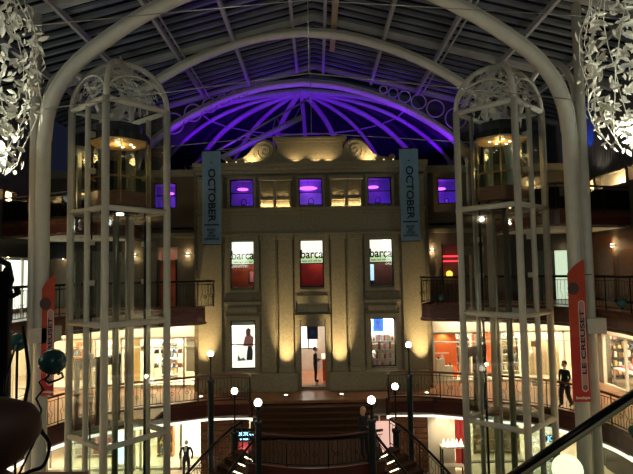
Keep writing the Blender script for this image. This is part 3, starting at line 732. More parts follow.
# ================================================================== BALUSTRADES
def balustrade(pts, z, h, label, group, ball_step=None, dense=.16, hm=brown_wood, glassy=False, zf=None):
    P = [Vector((p[0], p[1], 0)) for p in pts]
    z_at = zf or (lambda i, n: z)
    t = thing('balustrade', label, 'railing', (P[0].x, P[0].y, z), 0, group)
    N = len(P)
    zz = [z_at(i, N) for i in range(N)]
    top = [(p.x, p.y, q + h) for p, q in zip(P, zz)]
    MB().tube(top, .05, 8).build('handrail', hm, t)
    m = MB().tube([(p.x, p.y, q + .1) for p, q in zip(P, zz)], .018, 6); m.tube([(p.x, p.y, q + h - .14) for p, q in zip(P, zz)], .014, 6)
    Q = resample([(p.x, p.y, q) for p, q in zip(P, zz)], dense)
    for i, p in enumerate(Q):
        if i % 9 == 0: continue
        if i % 3 == 1:
            k = 1 if i % 2 else -1
            m.tube([(p.x, p.y, p.z + .1), (p.x, p.y, p.z + .35)] + [(p.x + .05 * k * math.sin(a), p.y, p.z + .35 + .3 * a / 5) for a in range(1, 6)] + [(p.x, p.y, p.z + h - .14)], .009, 4)
        else:
            m.tube([(p.x, p.y, p.z + .1), (p.x, p.y, p.z + h - .14)], .009, 4)
        if i % 9 in (2, 6):
            a0 = h * .42
            m.tube([(p.x + .07 * math.cos(q), p.y, p.z + a0 + .07 * math.sin(q)) for q in [2 * PI * j / 8 for j in range(8)]], .009, 4, True)
    m.build('iron_scrollwork', iron, t)
    for p in Q[::9]:
        MB().tube([(p.x, p.y, p.z), (p.x, p.y, p.z + h)], .024, 6).build('post', iron, t)
    if glassy:
        MB().band([(p.x, p.y) for p in P], z + .1, z + h - .15, .01).build('glass_panel', glass_dk, t)
    return t
for s, side in ((-1, 'left'), (1, 'right')):
    e = [p for p in EDGE if p.y > 15.5]
    low = e + smooth_curve([(5.0, 23.75, 0), (4.0, 23.98, 0), (3.3, 23.9, 0), (3.0, 23.55, 0), (3.0, 23.2, 0)], 4)[1:]
    balustrade(mir(low, s), 0.05, 1.08, 'iron scroll balustrade of the lower gallery, %s side, curling round at the stair' % side, 'gallery balustrades', hm=brown_wood)
    balustrade(mir([p for p in NOSE4 if p.y > 15.5], s), 4.1, 1.2, 'dark iron balustrade of the middle gallery, %s side' % side, 'gallery balustrades', hm=iron)
    balustrade(mir(EDGE8, s), 8.0, 1.1, 'dark glazed balustrade of the top gallery, %s side' % side, 'gallery balustrades', hm=iron, glassy=True)


def globe_ball(x, y, z, r, label, name='ball_finial'):
    t = thing(name, label, 'ornament', (x, y, z), 0, 'teal balls on the gallery fascias')
    MB().ball((x, y, z), r, 18).build('ball', teal, t); MB().lathe([(r * .5, -r * 1.25), (r * .35, -r * .85), (r * .2, -r * .8)], (x, y, z), 10).build('cup', iron, t)
    MB().tube([(x, y, z - r * 1.2), (x, y, z - r * 2.2)], r * .12, 6).build('stem', iron, t); return t
globe_ball(10.2, 17.9, 4.42, .16, 'small teal ball on the middle gallery edge, far right')
globe_ball(10.2, 17.6, .32, .17, 'small teal ball on the lower gallery edge below the escalator rail')
globe_ball(5.45, 23.4, 4.42, .14, 'small teal ball on the middle gallery between facade and right lift')

# ================================================================== GRAND STAIR
# broad curved steps from the landing down to the half landing
def arcpts(x0, x1, yc, sag, n=14): return [(x0 + (x1 - x0) * i / n, yc - sag * (1 - (2 * i / n - 1) ** 2)) for i in range(n + 1)]
st = thing('grand_staircase', 'broad dark timber steps curving down from the facade landing', 'staircase', (0, 22, -1))
nst = 6
for k in range(nst):
    yk = 23.6 - (k) * .33
    poly = arcpts(-2.7, 2.3, yk - .33, .12) + [(2.3, 23.9), (-2.7, 23.9)]
    o = MB().prism(poly, -.17 * (k + 1) - .17, -.17 * (k + 1)).build('step', stair_wood, st)
    MB().tube([(x, y - .015, -.17 * (k + 1) - .02) for x, y in arcpts(-2.7, 2.3, yk - .33, .12)], .022, 6).build('nosing', stair_wood, st)
front = [(-2.6, 19.1), (-1.9, 18.82), (-1.1, 18.56), (-.15, 18.45), (.8, 18.56), (1.6, 18.82), (2.3, 19.1)]
frontc = smooth_curve([(a, b, 0) for a, b in front], 5)
pl = [(p.x, p.y) for p in frontc]
MB().prism(pl + [(2.3, 22.2), (-2.65, 22.2)], -1.3, -1.02).build('half_landing', stair_wood, st)
MB().band(pl, -1.9, -.98, -.1).build('landing_fascia', red_wood, st)
MB().box((-2.2, 19.9, -4), (-1.9, 20.2, -1.3)).build('support', iron_b, st); MB().box((1.6, 19.9, -4), (1.9, 20.2, -1.3)).build('support', iron_b, st)
balustrade([(p.x, p.y) for p in frontc[1:-1]], -1.0, 1.05, 'iron balustrade curving round the half landing of the stair', 'stair balustrades', hm=red_wood)
# two side flights
for s, side in ((-1, 'left'), (1, 'right')):
    off = -.15
    fl = thing('stair_flight', 'dark side flight descending to the %s with lit step edges' % side, 'staircase', (s * 3 + off, 19.5, -4), 0, 'side flights')
    n = 17; L = []; Rr = []
    for k in range(n + 1):
        u = k / n
        def path(q): return Vector((s * (2.45 + 2.2 * math.sin(q * PI / 2)) + off, 19.9 - 4.6 * max(q, 0) ** 1.25, 0))
        tg = (path(u + .02) - path(max(u - .02, 0))).normalized(); c = path(u); z = -1.02 - k * .175
        nx, ny = tg.y * s * .8, -tg.x * s * .8
        L.append((c.x + nx, c.y + ny, z)); Rr.append((c.x - nx, c.y - ny, z))
    for k in range(n):
        a, b, c, d = L[k], L[k + 1], Rr[k + 1], Rr[k]; z = a[2]
        MB().prism([(a[0], a[1]), (b[0], b[1]), (c[0], c[1]), (d[0], d[1])], z - .34, z).build('step', stair_wood, fl)
        if k < 4:
            p, q = Vector(b), Vector(c); MB().tube([p.lerp(q, .1) + Vector((0, 0, .19)), p.lerp(q, .45) + Vector((0, 0, .19))], .022, 5).build('led_strip', G_led, fl)
    for nm, E_ in (('near', L), ('far', Rr)):
        balustrade([(p[0], p[1]) for p in E_], -4, 1.0, '%s iron balustrade of the %s side flight' % (nm, side), 'stair balustrades', hm=iron, zf=lambda i, N: -1.0 - i * .175)
# ================================================================== GLOBE LAMP POSTS
def lamp_post(x, y, zg, ztop, label, r_post=.13, r=.13, e=14, zb=-4):
    t = thing('globe_lamp_post', label, 'lamp post', (x, y, zb), 0, 'globe lamp posts by the stair')
    MB().lathe([(r_post * 1.7, 0), (r_post * 1.7, .2), (r_post, .35), (r_post, ztop - zb - .15), (r_post * 1.3, ztop - zb - .08), (r_post * 1.3, ztop - zb)], (x, y, zb), 14).build('column', iron_b, t)
    MB().lathe([(r_post * .5, 0), (.045, .1), (.032, .3), (.032, zg - ztop - r - .12), (.07, zg - ztop - r - .06), (.08, zg - ztop - r + .02)], (x, y, ztop), 10).build('stem', iron, t)
    for q in (-1, 1): MB().tube([(x, y, zg - r - .16), (x + q * .1, y, zg - r - .14), (x + q * .16, y, zg - r - .04), (x + q * .13, y, zg - r + .04)], .014, 5).build('scroll_arm', iron, t)
    MB().ball((x, y, zg), r, 18).build('globe', G_globe, t)
    lamp('POINT', (x, y - r - .06, zg + r + .04), e, (1, .85, .6), size=.08, name='globe_light')
lamp_post(-4.55, 22.6, 2.27, 1.2, 'tall lamp post with white globe before the left corner pier', .125, .125)
lamp_post(3.8, 22.6, 2.50, 1.3, 'tall lamp post with white globe before the right corner pier', .125, .125)
lamp_post(-3.46, 22.0, .84, -.8, 'lamp post with white globe on the left, one in from the tall post', .14, .135, 12)
lamp_post(3.1, 22.0, .91, -.8, 'lamp post with white globe on the right, one in from the tall post', .14, .135, 12)
lamp_post(-2.1, 18.45, 1.22, 0.6, 'lamp post with white globe beside the left end of the half landing rail', .1, .135, 12)
lamp_post(1.78, 18.45, 1.24, 0.6, 'lamp post with white globe beside the right end of the half landing rail', .12, .135, 12)

# ================================================================== LIFTS
LZ = [-4, 0.05, 4.0, 7.92, 11.65]


def lift(front, ang, side, label, carz, swap=False):
    t = thing('glass_lift_tower', label, 'lift tower', (front[0], front[1], -4), ang)
    a = side
    t['local'] = 1
    O = -4.0
    def z(v): return v - O
    def post(nm, x, y, r, z0, z1, m=cream): return MB().tube([(x, y, z(z0)), (x, y, z(z1))], r, 10).build(nm, m, t)
    for x, y in ((0, 0), (a, 0), (0, a), (a, a)): post('corner_post', x, y, .125, -4, 11.7)
    # guide posts: middles of two opposite faces
    for x, y in (((a / 2, 0), (a / 2, a)) if swap else ((0, a / 2), (a, a / 2))): post('guide_post', x, y, .095, -4, 11.6)
    for zz in LZ[1:]:
        mm = MB()
        for p, q in (((0, 0), (a, 0)), ((a, 0), (a, a)), ((a, a), (0, a)), ((0, a), (0, 0))):
            mm.tube([(p[0], p[1], z(zz)), (q[0], q[1], z(zz))], .1, 8)
        mm.build('ring_beam', cream, t)
    for zz in (1.5, 2.9, 5.4, 6.8, 9.3, 10.6):
        for x in (.12, a - .12):
          bx_, by_ = (a / 2, x) if swap else (x, a / 2)
          MB().box((bx_ - .11, by_ - .11, z(zz) - .09), (bx_ + .11, by_ + .11, z(zz) + .09)).build('guide_bracket', cream, t)
    # glass skins
    for k in range(4):
        z0, z1 = LZ[k] + .1, LZ[k + 1] - .1
        for p, q in (((0, 0), (a, 0)), ((a, a), (0, a)), ((0, a), (0, 0)), ((a, 0), (a, a))):
            n = Vector((q[0] - p[0], q[1] - p[1], 0)).normalized()
            P0 = Vector((p[0], p[1], 0)) + n * .13; P1 = Vector((q[0], q[1], 0)) - n * .13
            MB().band([(P0.x, P0.y), (P1.x, P1.y)], z(z0), z(z1), .012).build('glass_panel', glass if k != 0 else glass_g, t)
    # dome: corner ribs and filigree leaves
    c = (a / 2, a / 2); R = a / 2 * 1.414; hz = 1.75; ribs = [(0, 0), (a, 0), (a, a), (0, a)]
    for x, y in ribs:
        MB().tube([(c[0] + (x - c[0]) * math.cos(u * PI / 16), c[1] + (y - c[1]) * math.cos(u * PI / 16), z(11.7) + hz * math.sin(u * PI / 16)) for u in range(9)], .10, 8).build('dome_rib', cream, t)
    for (p, q) in ((ribs[0], ribs[1]), (ribs[1], ribs[2]), (ribs[2], ribs[3]), (ribs[3], ribs[0])):
        pts = []
        for i in range(17):
            th = PI * i / 16; w = (1 - math.cos(th)) / 2
            pts.append((p[0] + (q[0] - p[0]) * w, p[1] + (q[1] - p[1]) * w, z(11.7) + .95 * math.sin(th)))
        MB().tube(pts, .04, 6).build('dome_hoop', cream, t)
    mm = MB(); r2 = random.Random(int(front[0] * 10))
    for i in range(230):
        th = r2.uniform(0, 2 * PI); ph = r2.uniform(.05, 1.45)
        # square-plan dome shell
        dx, dy = math.cos(th), math.sin(th); k_ = 1 / max(abs(dx), abs(dy)) * a / 2
        rr = math.cos(ph) * .97
        p = Vector((c[0] + dx * k_ * rr, c[1] + dy * k_ * rr, z(11.72) + hz * .97 * math.sin(ph) * (1 - .25 * (1.414 * a / 2 - k_) / (.414 * a / 2) * math.cos(ph))))
        d1 = Vector((r2.uniform(-1, 1), r2.uniform(-1, 1), r2.uniform(-1, 1))).normalized(); nrm = Vector((dx, dy, .6)).normalized()
        d1 = (d1 - nrm * d1.dot(nrm)).normalized(); d2 = nrm.cross(d1)
        Ls = r2.uniform(.12, .25); Wd = Ls * .38
        mm.add([p - d1 * Ls, p + d2 * Wd, p + d1 * Ls, p - d2 * Wd, p + nrm * .03, p - nrm * .01], [(0, 1, 4), (1, 2, 4), (2, 3, 4), (3, 0, 4), (0, 5, 1), (1, 5, 2), (2, 5, 3), (3, 5, 0)])
        if i % 3 == 0:
            mm.tube([p - d1 * Ls * 2 + d2 * .05, p - d1 * Ls, p + nrm * .02, p + d1 * Ls + d2 * .08, p + d1 * Ls * 1.8 + d2 * .22], .016, 4)
    mm.build('dome_filigree', leafm_d, t)
    # running gear
    post('piston', *((a * .38, a * .4) if swap else (a * .52, a * .62)), .11, -4, carz - .1, mat('brushed_lift_piston', (.20, .22, .17), .3, metal=.7))
    post('cable', *((a * .2, a * .75) if swap else (a * .75, a * .2)), .045, -4, carz, black); post('cable', a * .25, a * .85, .03, -4, carz, black)
    post('rear_rail', a * .82, a * .82, .06, -4, 11.5, steel); post('rear_rail', a * .18, a * .82, .05, -4, 11.5, steel)
    # car
    cz = z(carz); ca = a - .5; o_ = .25
    octo = []
    ch = .45
    for x, y in ((o_ + ch, o_), (o_ + ca - ch, o_), (o_ + ca, o_ + ch), (o_ + ca, o_ + ca - ch), (o_ + ca - ch, o_ + ca), (o_ + ch, o_ + ca), (o_, o_ + ca - ch), (o_, o_ + ch)): octo.append((x, y))
    cc = (o_ + ca / 2, o_ + ca / 2)
    def sc(k): return [(cc[0] + (x - cc[0]) * k, cc[1] + (y - cc[1]) * k) for x, y in octo]
    car = MB().prism(octo, cz, cz + .12).build('lift_car', brown_wood, t)
    car['label'] = 'timber and glass lift car with amber ceiling'
    MB().band(octo + [octo[0]], cz + .12, cz + .5, .03).build('kick_panel', brown_wood, car)
    MB().band(sc(.99) + [sc(.99)[0]], cz + .5, cz + 2.35, .012).build('car_glass', glass_g, car)
    MB().prism(sc(.97), cz + 2.33, cz + 2.38).build('car_ceiling', mat('pale_amber_ceiling', (.8, .5, .22), .5, var=.1), car)
    MB().prism(octo, cz + 2.38, cz + 2.62).build('car_roof', black, car); MB().prism(sc(.75), cz + 2.62, cz + 3.0).build('roof_gear', iron_b, car)
    for x, y in octo: MB().tube([(x, y, cz + .1), (x, y, cz + 2.4)], .02, 6).build('car_mullion', brass, car)
    MB().band([(x, y) for x, y in sc(.93)[5:] + sc(.93)[:3]], cz + 1.0, cz + 1.06, .04).build('car_rail', amber_w, car)
    MB().prism(sc(.6), cz - .25, cz).build('underframe', black, car)
    for i, (x, y) in enumerate(((.35, .35), (.65, .35), (.5, .5), (.35, .65), (.65, .65), (.8, .5))):
        MB().lathe([(.001, 0), (.045, 0), (.045, .02), (.001, .02)], (o_ + ca * x, o_ + ca * y, cz + 2.31), 10).build('downlight', G_globe, car)
    ul = .35 if swap else 1
    MB().lathe([(.001, 0), (.11 * ul, .0), (.13 * ul, .06), (.001, .07)], (cc[0] - .2, cc[1] - .4, cz - .32), 14).build('under_lamp', G_globe if side == 2.4 else G_amber, car)
    w = Matrix.Translation((front[0], front[1], -4)) @ Matrix.Rotation(ang, 4, 'Z') @ Vector((cc[0], cc[1], cz + 2.1))
    lamp('POINT', w, 22, (1, .62, .25), size=.15, name='lift_car_light')
    # landing doors behind the shaft at each level
    for zz in (0.1, 4.05, 7.98):
        f = MB()
        for x0, x1 in ((.35, .45), (a / 2 - .05, a / 2 + .05), (a - .45, a - .35)): f.box((x0 - .03, a + .18, z(zz)), (x1 + .03, a + .28, z(zz) + 2.25))
        f.box((.3, a + .16, z(zz) + 2.15), (a - .3, a + .32, z(zz) + 2.5)); f.box((.3, a + .16, z(zz) - .15), (a - .3, a + .34, z(zz) + .02))
        fo = f.build('landing_door', steel if zz > 1 else mat('bronze_frame', (.06, .05, .04), .4, metal=.6), t)
        MB().box((.45, a + .22, z(zz) + .02), (a - .45, a + .24, z(zz) + 2.15)).build('door_glass', glass, fo)
    return t


leafm_d = mat('white_filigree', (.55, .54, .48), .4, var=.1, scale=6)
lift((-7.0, 17.5), math.radians(50.5), 2.4, 'white framed glass lift tower on the left with leafy dome', 8.1)
lift((7.1, 18.5), math.radians(44.5), 2.32, 'white framed glass lift tower on the right with leafy dome', 8.2, True)
# bridges from galleries to lifts
for s, side in ((-1, 'left'), (1, 'right')):
    for z, nm in ((0, 'lower'), (4, 'middle'), (7.95, 'upper')):
        cx = s * (7.6 if z < 7 else 8.3)
        struct(MB().box((cx - 1.1, 21.2, z - .12), (cx + 1.1, 23.2, z - .005)).build('floor_bridge_%s_%s' % (nm, side), floor_m))

# ================================================================== BANNERS
def october(x, y, z0, z1, label):
    t = thing('hanging_banner', label, 'banner', (x, y, z0), 0, 'blue october banners')
    w = .43
    vs = []; fs = []; n = 16
    for i in range(n + 1):
        for j in range(5):
            u = -w + 2 * w * j / 4; v = z0 + (z1 - z0) * i / n
            vs.append((x + u, y + .02 * math.sin(i * .9 + j), v))
    k = len(vs); vs += [(a, b + .012, c) for a, b, c in vs]
    for i in range(n):
        for j in range(4):
            q = (i * 5 + j, i * 5 + j + 1, (i + 1) * 5 + j + 1, (i + 1) * 5 + j); fs.append(q); fs.append(tuple(v + k for v in reversed(q)))
    MB().add(vs, fs, True).build('cloth', blue_ban, t)
    MB().tube([(x - w - .05, y, z1), (x + w + .05, y, z1)], .025, 6).build('top_pole', iron, t); MB().tube([(x - w, y, z0), (x + w, y, z0)], .02, 6).build('bottom_pole', iron, t)
    for q in (-1, 1): MB().tube([(x + q * w * .8, y, z1), (x, y, z1 + .6)], .006, 4).build('cord', iron, t)
    MB().tube([(x, y, z1 + .6), (x, y, rz_(x))], .006, 4).build('hanging_wire', iron, t)
    H = z1 - z0
    text('lettering', 'OCTOBER', (x, y - .04, z1 - H * .475), .45, navy_ink, t, rot=(PI / 2, PI / 2, 0), sx=1.17)
    MB().lathe([(.001, 0), (.035, 0)], (0, 0, 0), 8)
    MB().ball((x, y - .03, z1 - H * .13), .035, 8).build('dot', navy_ink, t)
    MB().box((x - .34, y - .04, z1 - H * .80), (x + .34, y - .03, z1 - H * .785)).build('rule', navy_ink, t)
    for i, b in enumerate(('MUSIC', 'ART', 'STYLE', 'SHOPPING')):
        text('small_print', b, (x, y - .04, z1 - H * (.845 + i * .032)), .14, navy_ink, t)
october(-4.75, 24.0, 6.95, 11.25, 'blue OCTOBER banner hanging before the left end of the facade')
october(4.28, 24.0, 6.95, 11.2, 'blue OCTOBER banner hanging before the right end of the facade')


def creuset(x, y, s, w, z0, z1, label):
    t = thing('column_banner', label, 'banner', (x, y, z0), 0, 'orange red column banners')
    zt = z1
    def piece(nm, za, zb, m, curved=False):
        n = 8; top = []
        if curved:
            for i in range(n + 1):
                u = i / n; top.append((-w + 2 * w * u, zb - .45 * (1 - u) ** 1.5))
            poly = [(-w, za)] + [(w, za)] + [(a, b) for a, b in reversed(top)]
        else: poly = [(-w, za), (w, za), (w, zb), (-w, zb)]
        return MB().prism([(x + a, b) for a, b in poly], y, y + .02, 'Y').build(nm, m, t)
    piece('upper_cloth', z0 + (z1 - z0) * .45, zt, orange_ban, True); piece('lower_cloth', z0, z0 + (z1 - z0) * .45, red_ban)
    H = z1 - z0
    zc = zt - .95
    MB().lathe([(.001, -.005), (.16, -.005), (.16, .005), (.001, .005)], (0, 0, 0), 18)
    m = MB(); m.prism([(x - .12 * w / .29 + .19 * math.cos(2 * PI * i / 20), zc + .21 * math.sin(2 * PI * i / 20)) for i in range(20)], y - .012, y, 'Y'); m.build('emblem', mat('dark_emblem', (.10, .05, .04), .6), t)
    # pill with lettering read bottom to top
    pz0, pz1 = z0 + .32, z0 + H * .71; pr = .105; px = x + w * .42; pil = []
    for i in range(13): q = PI * i / 12; pil.append((px + pr * math.cos(q), pz1 - pr + pr * math.sin(q)))
    for i in range(13): q = PI + PI * i / 12; pil.append((px + pr * math.cos(q), pz0 + pr + pr * math.sin(q)))
    MB().prism(pil, y - .01, y, 'Y').build('pill_border', white_p, t)
    pil2 = [(px + (a - px) * .82, (pz0 + pz1) / 2 + (b - (pz0 + pz1) / 2) * .985) for a, b in pil]
    MB().prism(pil2, y - .014, y - .01, 'Y').build('pill', mat('grey_red_pill', (.55, .30, .26), .7), t)
    text('lettering', 'LE CREUSET', (px, y - .02, (pz0 + pz1) / 2 + .12), .2, navy_ink, t, rot=(PI / 2, -PI / 2, 0), sx=(pz1 - pz0 - .45) / 1.28)
    MB().tube([(px + .055 * math.cos(2 * PI * i / 14), y - .02, pz0 + .14 + .055 * math.sin(2 * PI * i / 14)) for i in range(14)], .014, 5, True).build('ring_mark', navy_ink, t)
    text('small_print', 'boutique', (x + w * .1, y - .02, z0 + .13), .13, white_p, t)
    for zz in (z0, ):
        MB().tube([(x - w, y + .03, zz), (x + w, y + .03, zz)], .015, 6).build('rod', iron, t)
    MB().tube([(x - w * .9, y + .03, z1 - .5), (x + w + .3, y + .15, z1 - .5)], .015, 6).build('rod', iron, t)
creuset(8.62, 17.7, 1, .29, 1.25, 5.9, 'orange and red LE CREUSET banner on the right column')
creuset(-8.95, 17.7, -1, .21, 1.75, 5.7, 'narrow orange and red banner on the left column')

# ================================================================== SHOPS
def goods(x0, x1, y, z, n, dx, grp, lb, hmin=.12, hmax=.34, axis='X', cols=None):
    for i in range(n):
        x = x0 + (x1 - x0) * (i + .5) / n; h = rnd.uniform(hmin, hmax); w = (x1 - x0) / n * rnd.uniform(.25, .4); w = min(abs(w), .11)
        m = goods_mats[rnd.choice(cols or range(9))]
        if rnd.random() < .5:
            o = MB().box((-w, -.09, 0), (w, .09, h)).build('product_box', m, None, .01); nm = 'box'
        else:
            o = MB().lathe([(.001, 0), (w, .003), (w * 1.05, h * .6), (w * .5, h * .8), (w * .4, h), (.001, h)], n=10).build('product_jar', m); nm = 'jar'
        o.location = (x, y, z) if axis == 'X' else (y, x, z)
        tag(o, lb % nm, nm, grp % nm)


def shelf_unit(x0, x1, y, z0, h, n, label, grp, lb, mt=white_p, cols=None, per=4):
    t = thing('display_shelves', label, 'shelves', ((x0 + x1) / 2, y, z0))
    MB().box((x0, y, z0), (x1, y + .04, z0 + h)).build('back_panel', mt, t)
    for x in (x0, x1): MB().box((x - .02, y - .35, z0), (x + .02, y + .04, z0 + h)).build('side_panel', mt, t)
    for k in range(n):
        zz = z0 + .15 + k * (h - .2) / n
        MB().box((x0 + .02, y - .34, zz), (x1 - .02, y, zz + .03)).build('shelf', mt, t)
        goods(x0 + .1, x1 - .1, y - .17, zz + .031, per, 0, grp, lb, .12, min(.34, (h - .2) / n - .1), cols=cols)
    return t


def frontage(x0, x1, z0, z1, divs, name_label, m=cream, y=WY - .12):
    t = thing('shopfront', name_label, 'shopfront', ((x0 + x1) / 2, y, z0))
    mm = MB()
    for x in [x0] + divs + [x1]: mm.box((x - .05, y - .05, z0), (x + .05, y + .05, z1))
    mm.box((x0, y - .05, z1 - .1), (x1, y + .05, z1)); mm.box((x0, y - .05, z0), (x1, y + .05, z0 + .12)); mm.box((x0, y - .04, z1 - .55), (x1, y + .04, z1 - .48))
    mm.build('frame', m, t)
    pts = [x0] + divs + [x1]
    for a, b in zip(pts, pts[1:]): MB().box((a + .05, y - .008, z0 + .12), (b - .05, y + .008, z1 - .1)).build('pane', glass, t)
    return t


def ceiling_lights(x0, x1, y, z, n, label, e):
    for i in range(n):
        x = x0 + (x1 - x0) * (i + .5) / n
        t = thing('shop_ceiling_light', label, 'ceiling light', (x, y, z), 0, label)
        MB().box((x - .4, y - .15, z - .06), (x + .4, y + .15, z)).build('housing', white_p, t); MB().box((x - .36, y - .12, z - .07), (x + .36, y + .12, z - .06)).build('diffuser', G_shop, t)
        lamp('AREA', (x, y, z - .1), e, CREAM, (x, y, z - 2), .8, name='shop_light')
for s in (-1, 1):  # area lights without fixtures, added to brighten bulkheads and shopfronts
    for x in (7, 9, 11, 13): lamp('AREA', (s * x, 26.0, 3.32), 34, CREAM, (s * x, 27.2, 2.2), 1.6, sy=.1, name='shopfront_fill')
    for y in (16, 18.5, 21, 23.5): lamp('AREA', (s * 12.8, y, 3.32), 34, CREAM, (s * 13.9, y, 2.2), 1.6, sy=.1, name='shopfront_fill')
# left lower shops
frontage(-9.9, -6.04, 0, 2.5, [-8.7, -7.6, -6.75], 'white framed lit shopfront on the lower gallery beside the facade')
frontage(-13.5, -10.2, 0, 2.5, [-12.4, -11.3], 'lit shopfront on the lower gallery behind the left lift')
struct(MB().box((-10.2, WY - .3, 0), (-9.9, WY + .3, 2.5)).build('wall_pier_left', cream_w))
ceiling_lights(-13.5, -6, 28.6, 3.35, 5, 'ceiling light in the left lower gallery shops', 280)
ceiling_lights(6, 13.5, 28.6, 3.35, 5, 'ceiling light in the right lower gallery shops', 230)
ceiling_lights(-13.5, -6, 28.6, -.75, 4, 'ceiling light in the left ground floor shops', 300)
ceiling_lights(6, 13.5, 28.6, -.75, 4, 'ceiling light in the right ground floor shops', 180)
GL = 'small %s on the lit shelves of the left lower shop'
shelf_unit(-8.6, -7.65, 29.6, 0, 2.4, 5, 'pale display shelves inside the shop left of the facade', 'goods in the left lower shop (%s)', GL)
shelf_unit(-11.2, -10.3, 29.2, 0, 2.4, 5, 'pale display shelves behind the left lift', 'goods behind the left lift (%s)', 'small %s on the shelves behind the left lift')
shelf_unit(-13.4, -12.5, 29.2, 0, 2.4, 4, 'amber display shelves at the far left of the lower gallery', 'goods at the far left (%s)', 'small %s on the amber shelves at the far left', amber_w)
for x, nm in ((-9.6, 'amber timber panel seen through the left lift shaft'), (-11.9, 'amber timber panel at the far left of the lower shops')):
    t = thing('timber_panel', nm, 'panel', (x, 28, 0)); MB().box((x - .3, 28, 0), (x + .3, 28.1, 2.4)).build('panel', mat('yellow_panel%d' % int(x), (.75, .5, .2), .5, var=.1, scale=2), t)
    MB().box((x - .34, 27.98, 0), (x + .34, 28.0, .1)).build('skirting', brown_wood, t)
bag_rail = thing('bag_rail', 'steel hanging rail carrying dark handbags in the left lower shop', 'rail', (-7.9, 27.7, 0))
for x in (-8.5, -7.0): MB().tube([(x, 27.7, 0), (x, 27.7, 2.0)], .02, 6).build('upright', steel, bag_rail)
for z in (1.25, 1.98): MB().tube([(-8.5, 27.7, z), (-7.0, 27.7, z)], .015, 6).build('bar', steel, bag_rail)
for z in (1.25, 1.98):
    for j in range(5):
        x = -8.35 + j * .3; w = .09 + .03 * ((j + int(z)) % 2)
        hb = thing('handbag', 'dark handbag hanging on the %s bar of the rail in the left lower shop' % ('lower' if z < 1.5 else 'upper'), 'handbag', (x, 27.7, z - .45), 0, 'handbags on the %s bar' % ('lower' if z < 1.5 else 'upper'))
        MB().prism([(x - w, z - .42), (x + w, z - .42), (x + w * .8, z - .2), (x - w * .8, z - .2)], 27.64, 27.76, 'Y').build('body', goods_mats[(4, 8, 4, 2, 8)[j]], hb, .01)
        MB().tube([(x - w * .6, 27.7, z - .2), (x - w * .4, 27.7, z - .04), (x, 27.7, z + .018), (x + w * .4, 27.7, z - .04), (x + w * .6, 27.7, z - .2)], .01, 5).build('handle', black, hb)
t = thing('pleated_blind', 'white roller blind in the shop window touching the facade', 'blind', (-6.3, WY + .3, 2)); MB().box((-6.65, WY - .075, .8), (-6.1, WY - .06, 2.38)).build('fabric', cream_w, t); MB().tube([(-6.65, WY - .06, .78), (-6.12, WY - .06, .78)], .02, 6).build('bottom_bar', steel, t)
lamp('POINT', (-6.25, WY + .12, 1.9), 6, WHITE, size=.05, name='window_lamp')
# right lower shops
frontage(5.78, 9.0, 0, 2.5, [7.1, 7.9], 'lit shopfront with orange panel on the lower gallery right of the facade')
frontage(9.12, 13.5, 0, 2.5, [10.3, 11.0, 12.3], 'lit shopfront on the lower gallery behind the right lift and column')
t = thing('orange_display_panel', 'tall orange shop panel with white lettering right of the facade', 'display panel', (6.15, 27.6, 0))
MB().box((5.75, 27.6, 0), (7.1, 27.7, 2.5)).build('panel', orange_wall, t); text('lettering', 'kitchenware', (6.3, 27.58, 1.35), .16, white_p, t); MB().box((5.8, 27.5, 0), (7.0, 27.6, .1)).build('skirting', white_p, t)
lamp('SPOT', (6.4, 27.3, 2.45), 60, CREAM, (6.4, 27.7, 1.2), .05, 100, name='panel_lamp')
t = thing('display_stand', 'grey white tiered display stand before the orange panel', 'display stand', (6.3, 27.25, 0))
MB().box((6.0, 27.2, .06), (6.8, 27.5, .75)).build('lower_block', cream_w, t); MB().box((6.0, 27.2, .75), (6.4, 27.5, 1.1)).build('upper_block', cream_w, t)
goods(6.03, 6.38, 27.35, 1.101, 2, 0, 'goods on the tiered stand (%s)', 'small %s on the tiered stand before the orange panel', .1, .2); goods(6.45, 6.78, 27.35, .751, 2, 0, 'goods on the tiered stand (%s)', 'small %s on the tiered stand before the orange panel', .1, .2)
GR = 'small %s on the shelves behind the right lift'
shelf_unit(7.2, 8.1, 29.0, 0, 2.4, 5, 'grey display shelves left in the right lower shop', 'goods behind the right lift (%s)', GR, mat('grey_shelf', (.4, .4, .4), .5))
for x0, x1 in ((8.2, 8.75), (8.95, 9.6)):
    t = thing('orange_wall_panel', 'bright orange panel seen through the right lift, %s' % ('left one' if x0 < 8.5 else 'right one'), 'panel', (x0, 28.6, 0), 0, 'orange panels behind the right lift')
    MB().box((x0, 28.6, 0), (x1, 28.7, 2.5)).build('panel', orange_wall, t); MB().box((x0, 28.56, 0), (x1, 28.6, .12)).build('skirting', brown_wood, t)
shelf_unit(9.8, 10.7, 29.0, 0, 2.4, 5, 'pale display shelves seen right of the right lift', 'goods right of the right lift (%s)', 'small %s on the shelves right of the right lift')
t = thing('cream_curtain', 'pleated cream curtain lit behind the standing man', 'curtain', (11.6, 28, 0))
m = MB(); vs = []; n = 40
for i in range(n + 1):
    x = 10.95 + 1.7 * i / n; y = 28.2 + .05 * math.sin(i * 1.2); vs += [(x, y, .02), (x, y, 2.5), (x, y + .01, 2.5), (x, y + .01, .02)]
fs = []
for i in range(n):
    for j in range(4): fs.append((4 * i + j, 4 * i + (j + 1) % 4, 4 * i + 4 + (j + 1) % 4, 4 * i + 4 + j))
m.add(vs, fs, True).build('drape', mat('cream_drape', (.9, .8, .55), .8, var=.05, scale=3), t)
lamp('AREA', (11.8, 27.6, 2.9), 60, CREAM, (11.8, 28.2, 1), .8, name='curtain_light')
